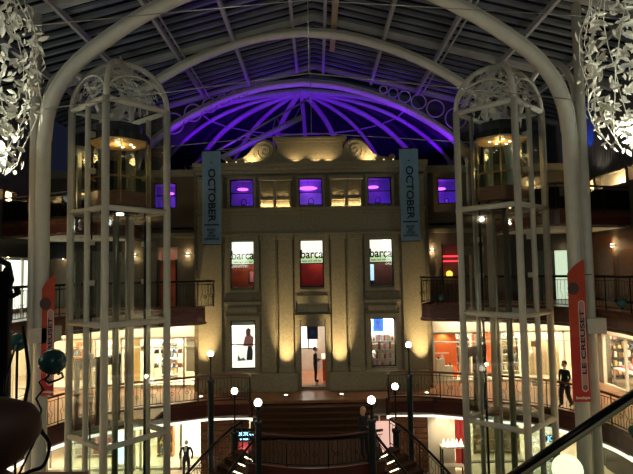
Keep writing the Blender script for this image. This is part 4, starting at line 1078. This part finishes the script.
# side shops on the right wall (seen past the right column)
GS = 'small %s on the far right shop shelves'
t = thing('side_shopfront', 'glazed shopfront with cream frame on the far right of the lower gallery', 'shopfront', (WX - .1, 21, 0))
mm = MB()
for y in (12, 14.5, 17, 19.5, 22, 24.0, 25.8): mm.box((WX - .12, y - .05, 0), (WX, y + .05, 2.5))
mm.box((WX - .12, 12, 2.4), (WX, 25.8, 2.5)); mm.box((WX - .12, 12, 0), (WX, 25.8, .1)); mm.build('frame', cream, t)
MB().box((WX - .07, 12, .1), (WX - .06, 25.8, 2.4)).build('pane', glass, t)
for s in (-1, 1):
    for k in range(4):
        y = 14 + k * 3.4
        for zc, e in ((3.35, 300), (-.75, 140)):
            lb = 'ceiling light in the %s side shops at %s level' % ('left' if s < 0 else 'right', 'lower gallery' if zc > 0 else 'ground')
            t = thing('shop_ceiling_light', lb, 'ceiling light', (s * 15.3, y, zc), 0, lb)
            MB().box((s * 15.3 - .15, y - .4, zc - .06), (s * 15.3 + .15, y + .4, zc)).build('housing', white_p, t); MB().box((s * 15.3 - .12, y - .36, zc - .07), (s * 15.3 + .12, y + .36, zc - .06)).build('diffuser', G_shop, t)
            lamp('AREA', (s * 15.3, y, zc - .1), e, CREAM, (s * 15.3, y, zc - 2), .8, name='shop_light')
shelf_unit(14.15, 16.8, 27.4, 0, 2.4, 5, 'wide dark backed display shelves in the corner of the far right shop', 'wares on the corner shelves (%s)', 'small %s on the corner shelves of the far right shop', mat('dark_shelf', (.07, .065, .06), .5), [1, 5, 2, 3, 6, 7, 8], 11)
t = thing('display_table', 'white display table with pink and red wares in the far right shop', 'table', (14.8, 22.8, 0))
MB().box((14.1, 22.4, .75), (15.2, 25.8, .8)).build('top', white_p, t)
for x in (14.15, 15.15):
    for y in (22.45, 25.75): MB().box((x - .03, y - .03, 0), (x + .03, y + .03, .75)).build('leg', white_p, t)
goods(22.5, 25.7, 14.5, .801, 11, 0, 'wares on the far right table (%s)', 'small pink or red %s on the far right display table', .12, .3, 'Y', [1, 5, 5, 7])
t = thing('display_shelving', 'tall grey shelving along the rear of the far right shop', 'shelves', (16.6, 23, 0))
MB().box((16.75, 20, 0), (16.8, 26, 2.6)).build('back_panel', mat('grey_back', (.25, .24, .22), .6), t)
for k in range(5):
    MB().box((16.4, 20, .3 + k * .46), (16.75, 26, .33 + k * .46)).build('shelf', white_p, t)
    goods(20.2, 25.8, 16.57, .331 + k * .46, 12, 0, 'wares on the far right shelving (%s)', GS, .15, .34, 'Y')
t = thing('side_picture', 'orange framed panel glowing in the far right shop', 'panel', (16.2, 22.6, 1.2)); MB().box((15.9, 22.2, .0), (15.95, 22.9, 2.2)).build('panel', orange_wall, t); MB().box((15.86, 22.15, .0), (15.9, 22.95, .06)).build('frame', black, t)
# left wall shopfront
t = thing('side_shopfront', 'glazed shopfront with cream frame on the far left of the lower gallery', 'shopfront', (-WX + .1, 21, 0))
mm = MB()
for y in (12, 14.5, 17, 19.5, 22, 24.0, 25.8): mm.box((-WX, y - .05, 0), (-WX + .12, y + .05, 2.5))
mm.box((-WX, 12, 2.4), (-WX + .12, 25.8, 2.5)); mm.box((-WX, 12, 0), (-WX + .12, 25.8, .1)); mm.build('frame', cream, t)
MB().box((-WX + .06, 12, .1), (-WX + .07, 25.8, 2.4)).build('pane', glass, t)

# ground floor
frontage(-8.9, -5.75, -4, -1.1, [-7.7, -6.9], 'ground floor shopfront with a mannequin left of the stair')
frontage(-13.5, -9.2, -4, -1.1, [-12.3, -10.9], 'ground floor shopfront seen through the foot of the left lift')
t = thing('slatted_timber_wall', 'dark slatted timber panel beneath the left gallery', 'panel', (-4.8, 26, -4)); m = MB().box((-5.7, 25.9, -4), (-3.4, 26.0, -.75))
for k in range(12): m.box((-5.7, 25.84, -3.95 + k * .265), (-3.4, 25.9, -3.95 + k * .265 + .2))
m.build('boarding', brown_wood, t)
t = thing('slatted_timber_wall', 'dark boarded timber panel beneath the right gallery', 'panel', (3.8, 26, -4)); m = MB().box((2.9, 25.9, -4), (5.15, 26.0, -.75))
for k in range(12): m.box((2.9, 25.84, -3.95 + k * .265), (5.15, 25.9, -3.95 + k * .265 + .2))
m.build('boarding', brown_wood, t)
struct(MB().box((5.15, 25.8, -4), (6.4, 26.1, -.75)).build('wall_ground_pier', cream_w))
lamp('SPOT', (5.8, 25.2, -1.0), 60, CREAM, (5.8, 25.9, -3), .1, 90, name='pier_lamp')
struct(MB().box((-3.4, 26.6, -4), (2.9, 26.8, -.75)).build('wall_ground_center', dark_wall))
for s in (-1, 1):
    t = thing('lit_shop_sign', 'small cyan lit sign over red display %s of the stair' % ('left' if s < 0 else 'right'), 'sign', (s * 3.1, 26, -2), 0, 'lit signs under the landing')
    x = -3.55 if s < 0 else 3.2
    if s < 0:
        MB().box((x - .45, 25.55, -2.3), (x + .45, 25.6, -1.7)).build('panel', black, t)
        text('lettering', 'MORTONS', (x, 25.53, -1.95), .22, G_cyan, t); text('lettering', 'of rome', (x, 25.53, -2.18), .14, G_cyan, t)
        MB().box((x - .45, 25.6, -3.9), (x + .45, 25.7, -2.32)).build('red_display', redp, t); lamp('POINT', (x, 25.2, -2.9), 14, WHITE, size=.05, name='sign_lamp')
    else:
        MB().box((x - .55, 25.6, -3.6), (x + .45, 25.7, -1.5)).build('red_display', glow('pink_white_display', (1, .6, .5), .8), t); MB().box((x - .6, 25.55, -3.7), (x + .5, 25.72, -3.6)).build('sill', black, t)
shelf_unit(-8.6, -7.8, 29.0, -4, 2.9, 5, 'lit shelves in the ground floor shop left of the stair', 'goods in the left ground shop (%s)', 'small %s on the lit ground floor shelves', amber_w)
shelf_unit(-13.0, -10.5, 29.0, -4, 2.9, 5, 'long lit shelves seen through the foot of the left lift', 'goods behind the lift foot (%s)', 'small %s on the shelves behind the lift foot', white_p, None, 8)
t = thing('light_panel', 'tall cool white light panel behind the foot of the left lift', 'light panel', (-9.9, 27.5, -4)); MB().box((-10.3, 27.5, -3.9), (-9.6, 27.55, -1.2)).build('face', glow('cool_white_panel', (.8, .93, 1), 2.0), t); MB().box((-10.35, 27.55, -3.95), (-9.55, 27.62, -1.15)).build('case', steel, t)
t = thing('light_panel', 'tall white light panel beside the mannequin', 'light panel', (-6.9, 28.4, -4)); MB().box((-7.3, 28.4, -3.9), (-6.0, 28.45, -1.2)).build('face', G_white, t); MB().box((-7.35, 28.45, -3.95), (-5.95, 28.52, -1.15)).build('case', steel, t)
lamp('AREA', (-11.0, 27.3, -1.3), 80, (.6, .82, 1), (-10, 24, -3), 1, name='cool_shop_light')
# table with lit ornaments, right ground floor
t = thing('console_table', 'small console table with glowing ornaments under the right gallery', 'table', (6.1, 25, -4))
MB().box((5.55, 24.8, -2.55), (6.65, 25.3, -2.48)).build('top', white_p, t)
for x in (5.6, 6.6):
    for y in (24.84, 25.26): MB().box((x - .03, y - .03, -4), (x + .03, y + .03, -2.55)).build('leg', iron, t)
MB().box((5.6, 24.85, -3.4), (6.6, 25.25, -3.36)).build('shelf', white_p, t)
for i in range(5):
    o = MB().lathe([(.001, 0), (.06, .01), (.075, .1), (.05, .2), (.015, .28), (.001, .33)], (0, 0, 0), 10).build('candle_lamp', G_warm); o.location = (5.7 + i * .2, 25.0, -2.48)
    tag(o, 'glowing pale ornament on the console table under the right gallery', 'lamp', 'ornaments on the console table')
lamp('POINT', (6.1, 24.9, -2.0), 25, CREAM, size=.1, name='console_light')
t = thing('red_drape', 'red drape hanging right of the console table', 'drape', (6.9, 26.5, -4)); m = MB()
m.band([(6.55 + i * .04, 26.2 + .04 * math.sin(i)) for i in range(16)], -3.9, -1.3, .02); m.build('cloth', redp, t); MB().tube([(6.5, 26.22, -1.3), (7.2, 26.22, -1.3)], .02, 6).build('pole', brass, t)
shelf_unit(8.0, 10.4, 28.6, -4, 2.9, 5, 'glass shelves with pale ornaments behind the foot of the right lift', 'goods behind the right lift foot (%s)', 'small %s on shelves behind the right lift foot', cream_w, [0, 7, 3], 7)
t = thing('blue_lit_sign', 'tiny blue white lit sign beside the foot of the right lift', 'sign', (10.6, 25, -2)); MB().box((10.2, 24.9, -2.35), (11.0, 24.95, -2.05)).build('panel', black, t); text('lettering', 'JO', (10.6, 24.88, -2.2), .3, G_cyan, t); MB().tube([(10.6, 24.92, -2.05), (10.6, 24.92, -.7)], .015, 6).build('hanger', iron, t)
# dark window with teal flourish, bottom right
t = thing('ground_window', 'dark ground floor window with teal flourish and cool white flowers, lower right', 'shop window', (13.7, 22, -4))
MB().box((13.55, 18.5, -3.9), (13.6, 25.8, -1.0)).build('pane', black, t)
MB().tube([(13.5, 23.9, -1.75), (13.5, 23.5, -1.5), (13.5, 23.0, -1.62), (13.5, 22.8, -2.0), (13.5, 23.1, -2.25), (13.5, 23.4, -2.05)], .05, 6).build('flourish', glow('teal_ornament_glow', (.08, .30, .32), .9), t)  # ornament material has a weak glow of its own
MB().tube([(13.5, 23.0, -1.62), (13.5, 22.6, -1.4), (13.5, 22.2, -1.5)], .04, 6).build('flourish', glow('teal_ornament_glow', (.08, .30, .32), .9), t)
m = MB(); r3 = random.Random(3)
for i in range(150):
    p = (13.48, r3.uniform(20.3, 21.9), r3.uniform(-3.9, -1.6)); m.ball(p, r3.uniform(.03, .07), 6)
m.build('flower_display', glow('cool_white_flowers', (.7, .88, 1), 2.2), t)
# ================================================================== MIDDLE LEVEL DETAILS (z=4)
# left: black shopfront with bright window, right: door and brown panels
t = thing('black_shopfront', 'black shopfront fascia with a bright window at the far left of the middle gallery', 'shopfront', (-13.3, 24.8, 4))
MB().box((-13.78, 20.4, 6.5), (-13.4, 26.9, 7.3)).build('fascia', black, t)
MB().box((-13.78, 26.6, 6.5), (-9.9, 26.98, 7.3)).build('fascia', black, t)
MB().box((-13.74, 22.9, 4.2), (-13.7, 26.4, 6.4)).build('lit_window', G_daywhite, t)
for y in (22.9, 24.6, 26.4): MB().box((-13.72, y - .05, 4.0), (-13.62, y + .05, 6.5)).build('mullion', cream, t)
for x in (-12.2, -11.7, -11.1): MB().box((x - .05, 26.8, 4.0), (x + .05, 26.95, 6.5)).build('mullion', mat('green_grey_frame%d' % int(-x * 10), (.2, .25, .18), .6), t)
t = thing('red_poster_door', 'red doorway with white crest sign beside the facade, left', 'doorway', (-7.6, WY, 4))
MB().box((-8.1, WY + .3, 4.0), (-7.15, WY + .35, 6.4)).build('red_door', mat('red_orange_door', (.55, .10, .04), .6, var=.15, scale=2), t)
MB().box((-8.1, WY - .03, 6.35), (-7.1, WY - .01, 7.0)).build('sign_board', mat('cream_sign', (.35, .2, .15), .7), t); text('lettering', 'bella', (-7.6, WY - .04, 6.6), .42, goods_mats[1], t)
MB().box((-8.14, WY - .05, 4), (-8.06, WY + .05, 6.4)).build('jamb', black, t); MB().box((-7.19, WY - .05, 4), (-7.11, WY + .05, 6.4)).build('jamb', black, t)
lamp('SPOT', (-7.6, 26.2, 7.3), 22, CREAM, (-7.6, 27.1, 5.8), .05, 80, name='door_spot')
t = thing('neon_bar_window', 'window with red neon strips and a yellow round lamp right of the facade', 'window', (7, WY, 5))
MB().box((6.4, WY + .3, 4.9), (7.5, WY + .35, 6.9)).build('back_panel', dark_wall, t)
for z in (6.05, 6.3): MB().tube([(6.45, WY + .1, z), (7.4, WY + .1, z)], .045, 6).build('neon_strip', G_red, t)
MB().ball((6.75, WY + .12, 5.4), .17, 14).build('round_lamp', glow('yellow_lamp', (1, .6, .08), 1.6), t)
MB().box((6.35, WY - .03, 4.85), (6.4, WY + .05, 6.95)).build('jamb', black, t); MB().box((7.5, WY - .03, 4.85), (7.55, WY + .05, 6.95)).build('jamb', black, t)
lamp('POINT', (6.9, WY - .25, 6.2), 5, (1, .1, .1), size=.1, name='neon_spill')
struct(MB().box((11.2, WY + .22, 4.0), (12.2, WY + .3, 6.5)).build('trim_door_side', mat('dark_green_glass', (.05, .09, .07), .2, var=.3)))
d = MB().box((12.2, WY + .25, 4.0), (12.9, WY + .3, 6.5)).build('door_1', glow('pale_door_light', (.72, .9, .66), .8)); d['kind'] = 'structure'
for x in (11.2, 11.9, 12.9): MB().box((x - .05, WY - .04, 4), (x + .05, WY + .25, 6.5)).build('door_frame', mat('green_grey_door%d' % int(x * 10), (.15, .2, .17), .5), d)
struct(MB().box((9.9, WY - .1, 4), (11.1, WY, 7.35)).build('trim_dark_panel', black)); struct(MB().box((11.1, WY - .1, 6.5), (13.7, WY, 7.35)).build('trim_door_head', black))
# brown timber panels of the right wall, middle level
for k in range(5):
    y = 15 + k * 2.4
    t = thing('wall_panel', 'brown timber panel on the right wall of the middle gallery', 'panel', (WX, y, 4), 0, 'brown wall panels'); MB().box((WX - .08, y, 4.1), (WX, y + 1.9, 7.2)).build('panel', brown_wood, t); MB().box((WX - .1, y, 4.0), (WX, y + 1.9, 4.12)).build('skirting', black, t)
lamp('SPOT', (12.6, 23.0, 7.1), 50, WARM, (13.8, 23.6, 5), .1, 90, name='panel_spot')
# tiny ceiling spots under top gallery
for s in (-1, 1):
    for k, (x, y) in enumerate(((9.2, 24.3), (10.6, 23.8), (11.8, 24.5), (10.0, 26.0))):
        t = thing('recessed_spot', 'tiny recessed spot in the %s gallery ceiling' % ('left' if s < 0 else 'right'), 'ceiling light', (s * x, y, 7.36), 0, 'recessed ceiling spots %s' % ('left' if s < 0 else 'right'))
        MB().lathe([(.05, -.02), (.07, 0), (.07, .01)], (s * x, y, 7.35), 10).build('rim', steel, t); MB().lathe([(.001, -.012), (.045, -.01), (.045, 0)], (s * x, y, 7.345), 10).build('lamp_disc', G_globe, t)
        lamp('SPOT', (s * x, y, 7.3), 10, CREAM, (s * x, y, 4), .03, 100, name='recessed_beam')
    lamp('AREA', (s * 10.5, 25.5, 4.3), 14, CREAM, (s * 10.5, 25.2, 7.4), 2, name='soffit_bounce')

# ================================================================== PEOPLE
def skinned(name, m, bones, parent, sub=2):
    # bones: dict name -> (pos, radius, parent)
    keys = list(bones); me = bpy.data.meshes.new(name)
    me.from_pydata([bones[k][0] for k in keys], [(keys.index(bones[k][2]), keys.index(k)) for k in keys if bones[k][2]], [])
    o = bpy.data.objects.new(name, me); COL.objects.link(o); o.parent = parent; me.materials.append(m)
    sk = o.modifiers.new('skin', 'SKIN'); sk.use_smooth_shade = True
    for i, k in enumerate(keys):
        r = bones[k][1]; r = r if isinstance(r, tuple) else (r, r)
        me.skin_vertices[0].data[i].radius = r; me.skin_vertices[0].data[i].use_root = (i == 0)
    sb = o.modifiers.new('sub', 'SUBSURF'); sb.levels = sub; sb.render_levels = sub
    return o


def person(loc, rz, label, pose, top=cloth_k, legs=cloth_k, hair=hair_b, long_hair=False, bag=None, scale=1.0):
    t = thing('person', label, 'person', loc, rz, None, True); t.scale = (scale,) * 3
    P = {  # facing -Y, feet at z=0
        'hip': ((0, 0, .95), (.15, .11), None), 'waist': ((0, 0, 1.1), (.135, .1), 'hip'), 'chest': ((0, 0, 1.3), (.165, .115), 'waist'), 'neckb': ((0, .01, 1.46), (.08, .07), 'chest')}
    body = dict(P)
    for s, nm in ((-1, 'l'), (1, 'r')):
        kx, ky = pose['knee' + nm]; fx, fy = pose['foot' + nm]
        body['hp' + nm] = ((s * .095, 0, .9), (.095, .1), 'hip'); body['kn' + nm] = ((s * .1 + kx, ky, .5), .066, 'hp' + nm); body['an' + nm] = ((s * .1 + fx, fy, .1), .045, 'kn' + nm)
        body['to' + nm] = ((s * .11 + fx, fy - .16, .045), (.045, .035), 'an' + nm)
        body['sh' + nm] = ((s * .18, 0, 1.4), .06, 'chest'); body['el' + nm] = (pose['elb' + nm], .045, 'sh' + nm); body['wr' + nm] = (pose['wri' + nm], .032, 'el' + nm)
    skinned('clothed_body', top, body, t)
    hd = {'n': ((0, 0, 1.44), .055, None), 'n2': ((0, -.005, 1.53), .052, 'n')}
    skinned('neck', skin, hd, t, 1)
    h = MB().ball((0, -.01, 1.64), .095, 16, 1.2); h.tube([(0, -.1, 1.66), (0, -.125, 1.625), (0, -.1, 1.61)], .014, 6); h.tube([(-.03, -.095, 1.585), (.03, -.095, 1.585)], .008, 5)
    for s in (-1, 1): h.ball((s * .095, 0, 1.63), .02, 8)
    h.build('head', skin, t)
    e = MB()
    for s in (-1, 1): e.ball((s * .035, -.092, 1.655), .012, 8)
    e.build('eyes', black, t)
    hm = MB().ball((0, .018, 1.675), .105, 16, 1.05)
    if long_hair: hm.ball((0, .05, 1.58), .095, 14, 1.5)
    hm.build('hair', hair, t)
    for s, nm in ((-1, 'l'), (1, 'r')):
        w = Vector(pose['wri' + nm]); el = Vector(pose['elb' + nm]); d = (w - el).normalized(); side = d.cross(Vector((0, 1, 0)) if abs(d.y) < .9 else Vector((0, 0, 1))).normalized()
        m = MB().tube([w - d * .02, w + d * .05, w + d * .09], [.028, .036, .03], 8, flat=(1, .6))
        for q in range(4): b = w + d * .08 + side * (q - 1.5) * .017; m.tube([b, b + d * (.04 + .008 * (q in (1, 2))), b + d * .07 + Vector((0, -.012, -.006))], [.009, .008, .006], 5)
        m.tube([w + d * .03 + side * .03, w + d * .06 + side * .05, w + d * .085 + side * .052], [.011, .009, .007], 5)
        m.build('hand', skin, t)
    if legs is not top:
        for s, nm in ((-1, 'l'), (1, 'r')):
            kx, ky = pose['knee' + nm]; fx, fy = pose['foot' + nm]
            MB().tube([(s * .09, 0, .93), (s * .1 + kx * .5, ky * .5, .7), (s * .1 + kx, ky, .5), (s * .1 + fx, fy, .1)], [.125, .105, .085, .07], 10).build('trouser_leg', legs, t)
    return t
stand = dict(kneel=(0, -.02), footl=(0, 0), kneer=(0, -.02), footr=(.03, .02), elbl=(-.27, .02, 1.14), wril=(-.25, -.1, .92), elbr=(.27, .02, 1.14), wrir=(.25, -.1, .92))
phone = dict(stand, elbr=(.24, -.05, 1.15), wrir=(.1, -.2, 1.42), elbl=(-.23, -.03, 1.14), wril=(-.05, -.24, 1.12))
walk = dict(kneel=(0, -.12), footl=(0, -.12), kneer=(0, .02), footr=(0, .22), elbl=(-.26, .05, 1.14), wril=(-.24, .0, .9), elbr=(.26, -.05, 1.14), wrir=(.24, -.2, .98))
person((1.58, 19.5, -1.02), math.radians(35), 'person in dark coat with pale bag at the half landing rail', phone, hair=hair_y, long_hair=True)
t = thing('carrier_bag', 'pale carrier bag held by the person on the half landing', 'bag', (1.83, 19.15, -.5))
MB().prism([(1.86, 19.3), (2.08, 19.3), (2.08, 19.4), (1.86, 19.4)], -.62, -.2).build('body', mat('grey_bag', (.4, .4, .42), .7, var=.1), t, .02); MB().tube([(1.9, 19.35, -.2), (1.92, 19.35, -.06), (2.0, 19.35, -.06), (2.02, 19.35, -.2)], .008, 5).build('handle', black, t)
person((FX + .08, 27.15, .06), math.radians(80), 'person in black standing at the counter inside the facade doorway', dict(stand, wril=(-.2, -.26, 1.1), wrir=(.2, -.26, 1.1)), hair=hair_b)
person((10.0, 21.9, 0), math.radians(-60), 'person in dark jacket and jeans standing against the lit cream doorway', dict(walk), cloth_k, cloth_d, hair_b, scale=1.04)
# mannequin
t = thing('mannequin', 'headless style shop mannequin in dark jacket beside the light panel', 'mannequin', (-5.85 - .25, 27.5, -4), 0, None, True)
t.location = (-6.3, 25.5, -3.93)
mb = {'hip': ((0, 0, .95), (.15, .11), None), 'waist': ((0, 0, 1.1), (.13, .1), 'hip'), 'chest': ((0, 0, 1.32), (.18, .12), 'waist'), 'nk': ((0, 0, 1.5), .06, 'chest')}
for s, nm in ((-1, 'l'), (1, 'r')):
    mb['h' + nm] = ((s * .1, 0, .88), .1, 'hip'); mb['k' + nm] = ((s * .11, 0, .5), .07, 'h' + nm); mb['a' + nm] = ((s * .12, 0, .06), .05, 'k' + nm)
    mb['s' + nm] = ((s * .19, 0, 1.42), .06, 'chest'); mb['e' + nm] = ((s * .3, .03, 1.15), .05, 's' + nm); mb['w' + nm] = ((s * .27, -.06, .9), .04, 'e' + nm)
skinned('clothed_body', mat('navy_suit', (.03, .035, .06), .8), mb, t); MB().ball((0, 0, 1.66), .09, 14, 1.25).build('head', white_p, t); MB().prism([(-.05, 1.28), (.05, 1.28), (.06, 1.48), (-.06, 1.48)], -.14, -.12, 'Y').build('shirt_front', white_p, t); MB().lathe([(.25, 0), (.25, .03)], (0, 0, -.06), 20).build('base', steel, t)

# ================================================================== LEAF SCULPTURES
def sculpture(cx, cy, cz, rx, rz2, seed, label, n=620):
    t = thing('hanging_leaf_sculpture', label, 'sculpture', (cx, cy, cz))
    r = random.Random(seed)
    MB().tube([(cx, cy, cz + rz2), (cx, cy, rz_(cx))], .02, 6).build('hanging_rod', steel, t)
    m = MB()
    for k in range(9):
        th = 2 * PI * k / 9; pts = []
        for i in range(11):
            ph = -1.35 + 2.7 * i / 10; w = rx * (math.cos(ph) * .8 + .12) * (1 + .1 * math.sin(i * 2 + k)); pts.append((cx + w * math.cos(th + i * .12), cy + w * math.sin(th + i * .12), cz + rz2 * math.sin(ph)))
        m.tube(pts, .009, 5)
    m.build('branch_cage', leafm, t)
    m = MB()
    for i in range(n):
        th = r.uniform(0, 2 * PI); ph = math.asin(r.uniform(-.98, .98)); sh = r.uniform(.72, 1.08)
        p = Vector((cx + rx * math.cos(ph) * math.cos(th) * sh, cy + rx * math.cos(ph) * math.sin(th) * sh, cz + rz2 * math.sin(ph) * sh))
        d1 = Vector((r.uniform(-1, 1), r.uniform(-1, 1), r.uniform(-1, .6))).normalized(); nr = Vector((math.cos(th), math.sin(th), r.uniform(-.4, .4))).normalized()
        d1 = (d1 - nr * d1.dot(nr) * .7).normalized(); d2 = nr.cross(d1).normalized(); nn = d1.cross(d2)
        L_ = r.uniform(.05, .12); Wd = L_ * r.uniform(.3, .5); b = .3 * Wd
        # folded pointed leaf, two layers for thickness
        vs = [p - d1 * L_, p - d1 * L_ * .3 + d2 * Wd + nn * b, p + d1 * L_ * .4 + d2 * Wd * .7 + nn * b, p + d1 * L_, p + d1 * L_ * .4 - d2 * Wd * .7 + nn * b, p - d1 * L_ * .3 - d2 * Wd + nn * b, p]
        vs2 = [v - nn * .006 for v in vs]
        fs = [(0, 1, 6), (1, 2, 6), (2, 3, 6), (3, 4, 6), (4, 5, 6), (5, 0, 6)]
        m.add(vs + vs2, fs + [tuple(7 + q for q in reversed(f)) for f in fs])
    m.build('leaves', leafm, t)
    return t
sculpture(-5.55, 9.0, 9.2, .78, 1.75, 5, 'spotlit white metal leaf sculpture hanging at the top left')
sculpture(5.4, 9.0, 9.35, .72, 1.7, 9, 'spotlit white metal leaf sculpture hanging at the top right')
lamp('SPOT', (-6.0, 7.6, 6.3), 260, (1, .97, .8), (-5.6, 9, 8.8), .1, 70, name='sculpture_spot')
lamp('SPOT', (5.9, 7.6, 6.3), 300, (1, .97, .8), (5.5, 9, 8.6), .1, 70, name='sculpture_spot')
lamp('POINT', (-5.6, 9, 7.9), 45, (1, .97, .8), size=.1, name='sculpture_lamp'); lamp('POINT', (5.5, 9, 7.95), 60, (1, .97, .8), size=.1, name='sculpture_lamp')
for y in (19, 22, 25): lamp('SPOT', (12.9, y, 10.2), 45, (1, .9, .72), (13.8, y, 11.6), .1, 110, name='cladding_fill')  # unseen spots added to brighten the right cladding wall
# blue wash on the cladding at top right
lamp('SPOT', (12.9, 25.6, 11.0), 500, (.02, .10, 1), (13.8, 26.5, 12.7), .1, 50, name='blue_flood')

# ================================================================== FOREGROUND
struct(MB().box((-4, -3, 3.86), (4, 2.35, 4.0)).build('floor_own_gallery', floor_m)); struct(MB().box((-4, 2.35, 3.86), (-2.0, 4.7, 4.0)).build('floor_own_gallery_left', floor_m))
# own gallery rail, lower left: thick rounded timber handrail end with ironwork
t = thing('foreground_handrail', 'out of focus dark brown rounded timber handrail end at the lower left', 'railing', (-1.1, 1.3, 4.6))
MB().tube([(-1.7, 1.27, 4.85), (-1.15, 1.28, 5.14), (-.94, 1.3, 5.25), (-.82, 1.3, 5.305), (-.745, 1.3, 5.335), (-.695, 1.3, 5.352), (-.672, 1.3, 5.36)], [.1, .1, .1, .096, .078, .045, .006], 18).build('rail', mat('red_brown_rail', (.12, .065, .045), .6, color2=(.07, .035, .025), scale=6), t)
MB().tube([(-1.7, 1.27, 4.70), (-.94, 1.3, 5.12), (-.76, 1.3, 5.20), (-.735, 1.3, 5.21)], [.05, .05, .045, .02], 12).build('lower_moulding', mat('brown_moulding', (.16, .08, .05), .35, var=.2), t)
MB().tube([(-1.7, 1.27, 4.65), (-.96, 1.3, 5.03), (-.79, 1.3, 5.125), (-.77, 1.3, 5.135)], [.055, .055, .05, .02], 12).build('lower_moulding', mat('dark_moulding', (.07, .03, .02), .35, var=.2), t)
MB().tube([(-1.7, 1.3, 5.0), (-.98, 1.33, 5.365), (-.84, 1.33, 5.425), (-.82, 1.33, 5.43)], [.028, .028, .024, .01], 10).build('upper_bead', mat('dull_bead', (.12, .07, .05), .35, var=.2), t)
MB().box((-1.15, 1.0, 4.0), (-.98, 1.1, 5.2)).build('newel', red_wood, t)
t = thing('iron_screen', 'black ironwork screen with curled top at the far left edge', 'ironwork', (-1.6, 2.2, 4.3))
m = MB()
for k in range(7): x = -1.72 + k * .062; m.tube([(x, 2.3, 4.0), (x, 2.3, 5.78 - .012 * k), (x + .01, 2.3, 5.8 - .012 * k)], .02, 6)
m.box((-1.75, 2.28, 4.9), (-1.34, 2.34, 5.72)); m.build('bars', iron, t)
MB().tube([(-1.75, 2.3, 5.80), (-1.42, 2.3, 5.79), (-1.34, 2.3, 5.75), (-1.325, 2.3, 5.68), (-1.34, 2.3, 5.64), (-1.32, 2.3, 5.61), (-1.295, 2.3, 5.625), (-1.30, 2.3, 5.645)], .014, 8).build('curl', iron, t)
t = thing('teal_ball_finial', 'large teal ball on curly black wire in front of the left lift', 'ornament', (-1.49, 3, 5.2))
bx, bz = -1.487, 5.215
MB().ball((bx, 3, bz), .074, 24, .95).build('ball', teal, t)
m = MB(); m.tube([(bx - .02, 3, bz - .07), (bx - .04, 3, bz - .1), (bx - .02, 3.0, bz - .115), (bx + .03, 3, bz - .1), (bx + .06, 3, bz - .085), (bx + .05, 3, bz - .06), (bx + .03, 3, bz - .07)], .007, 6)
m.tube([(bx - .02, 3, bz - .08), (bx - .075, 3, bz - .11), (bx - .05, 3, bz - .15), (bx - .09, 3, bz - .2), (bx - .06, 3, bz - .26), (bx - .08, 3, bz - .4), (bx - .3, 2.6, bz - 1.2)], .006, 6); m.build('curled_wire', iron, t)
t = thing('teal_ball_finial', 'smaller blurred teal ball beside the black ironwork at the left edge', 'ornament', (-2.5, 4.5, 5.1))
MB().ball((-2.53, 4.5, 5.14), .075, 20).build('ball', teal, t); MB().tube([(-2.53, 4.5, 5.08), (-2.53, 4.5, 4.0)], .012, 6).build('stem', iron, t)
t = thing('black_cable', 'looping black iron tendrils over the handrail at the lower left', 'ironwork', (-1.1, 2, 5))
MB().tube(smooth_curve([(-1.27, 2.3, 5.48), (-1.16, 2.15, 5.30), (-1.09, 2.0, 5.2), (-1.01, 2.0, 5.1), (-1.0, 2.0, 5.06), (-1.02, 2.0, 5.0), (-1.07, 2.0, 4.98), (-1.15, 2.0, 4.95), (-1.3, 2.0, 4.94)], 4), .007, 6).build('tendril', iron, t)
MB().tube(smooth_curve([(-1.3, 2.3, 5.4), (-1.17, 2.0, 5.27), (-1.09, 2.0, 5.22), (-1.01, 2.0, 5.10)], 4), .005, 6).build('tendril', iron, t)
# escalator balustrade, lower right
t = thing('escalator_balustrade', 'blurred escalator handrail with glass side crossing the lower right corner', 'escalator', (.8, 1.6, 4.9))
A = Vector((0.53, 1.6, 5.07)); B = Vector((0.98, 1.6, 5.35)); D = (B - A); 
MB().tube([A, B], .0115, 12, flat=(1.1, .8)).build('handrail', rubber, t)
MB().tube([A + Vector((0, 0, -.019)), B + Vector((0, 0, -.019))], .0075, 6).build('trim_strip', mat('pale_green_glint', (.8, .88, .5), .5), t)  # pale colour imitates the greenish reflection along the strip
m = MB(); m.add([A + Vector((0, -.004, -.03)), B + Vector((0, -.004, -.03)), B + Vector((0, -.004, -.8)), A + Vector((0, -.004, -.8)), A + Vector((0, .004, -.03)), B + Vector((0, .004, -.03)), B + Vector((0, .004, -.8)), A + Vector((0, .004, -.8))], [(0, 1, 2, 3), (7, 6, 5, 4), (0, 4, 5, 1), (3, 2, 6, 7)])
m.build('glass_side', glass_g, t); MB().box((A.x, 1.52, 4.0), (B.x, 1.68, 4.25)).build('base', black, t)
t = thing('escalator_reflection_glow', 'glowing ball added for the bright reflection in the escalator glass', 'lamp', (2.4, 5, 3.9))
MB().ball((2.27, 5, 3.83), .135, 20).build('globe', glow('yellow_reflection_glow', (1, .96, .66), 1.6), t); MB().lathe([(.06, -.5), (.04, -.4), (.04, -.15)], (2.27, 5, 3.83), 12).build('stem', iron, t); MB().lathe([(.06, -7.8), (.06, -.5)], (2.27, 5, 3.83), 12).build('post', iron, t)  # ball, stem and post added to imitate a reflection in the glass
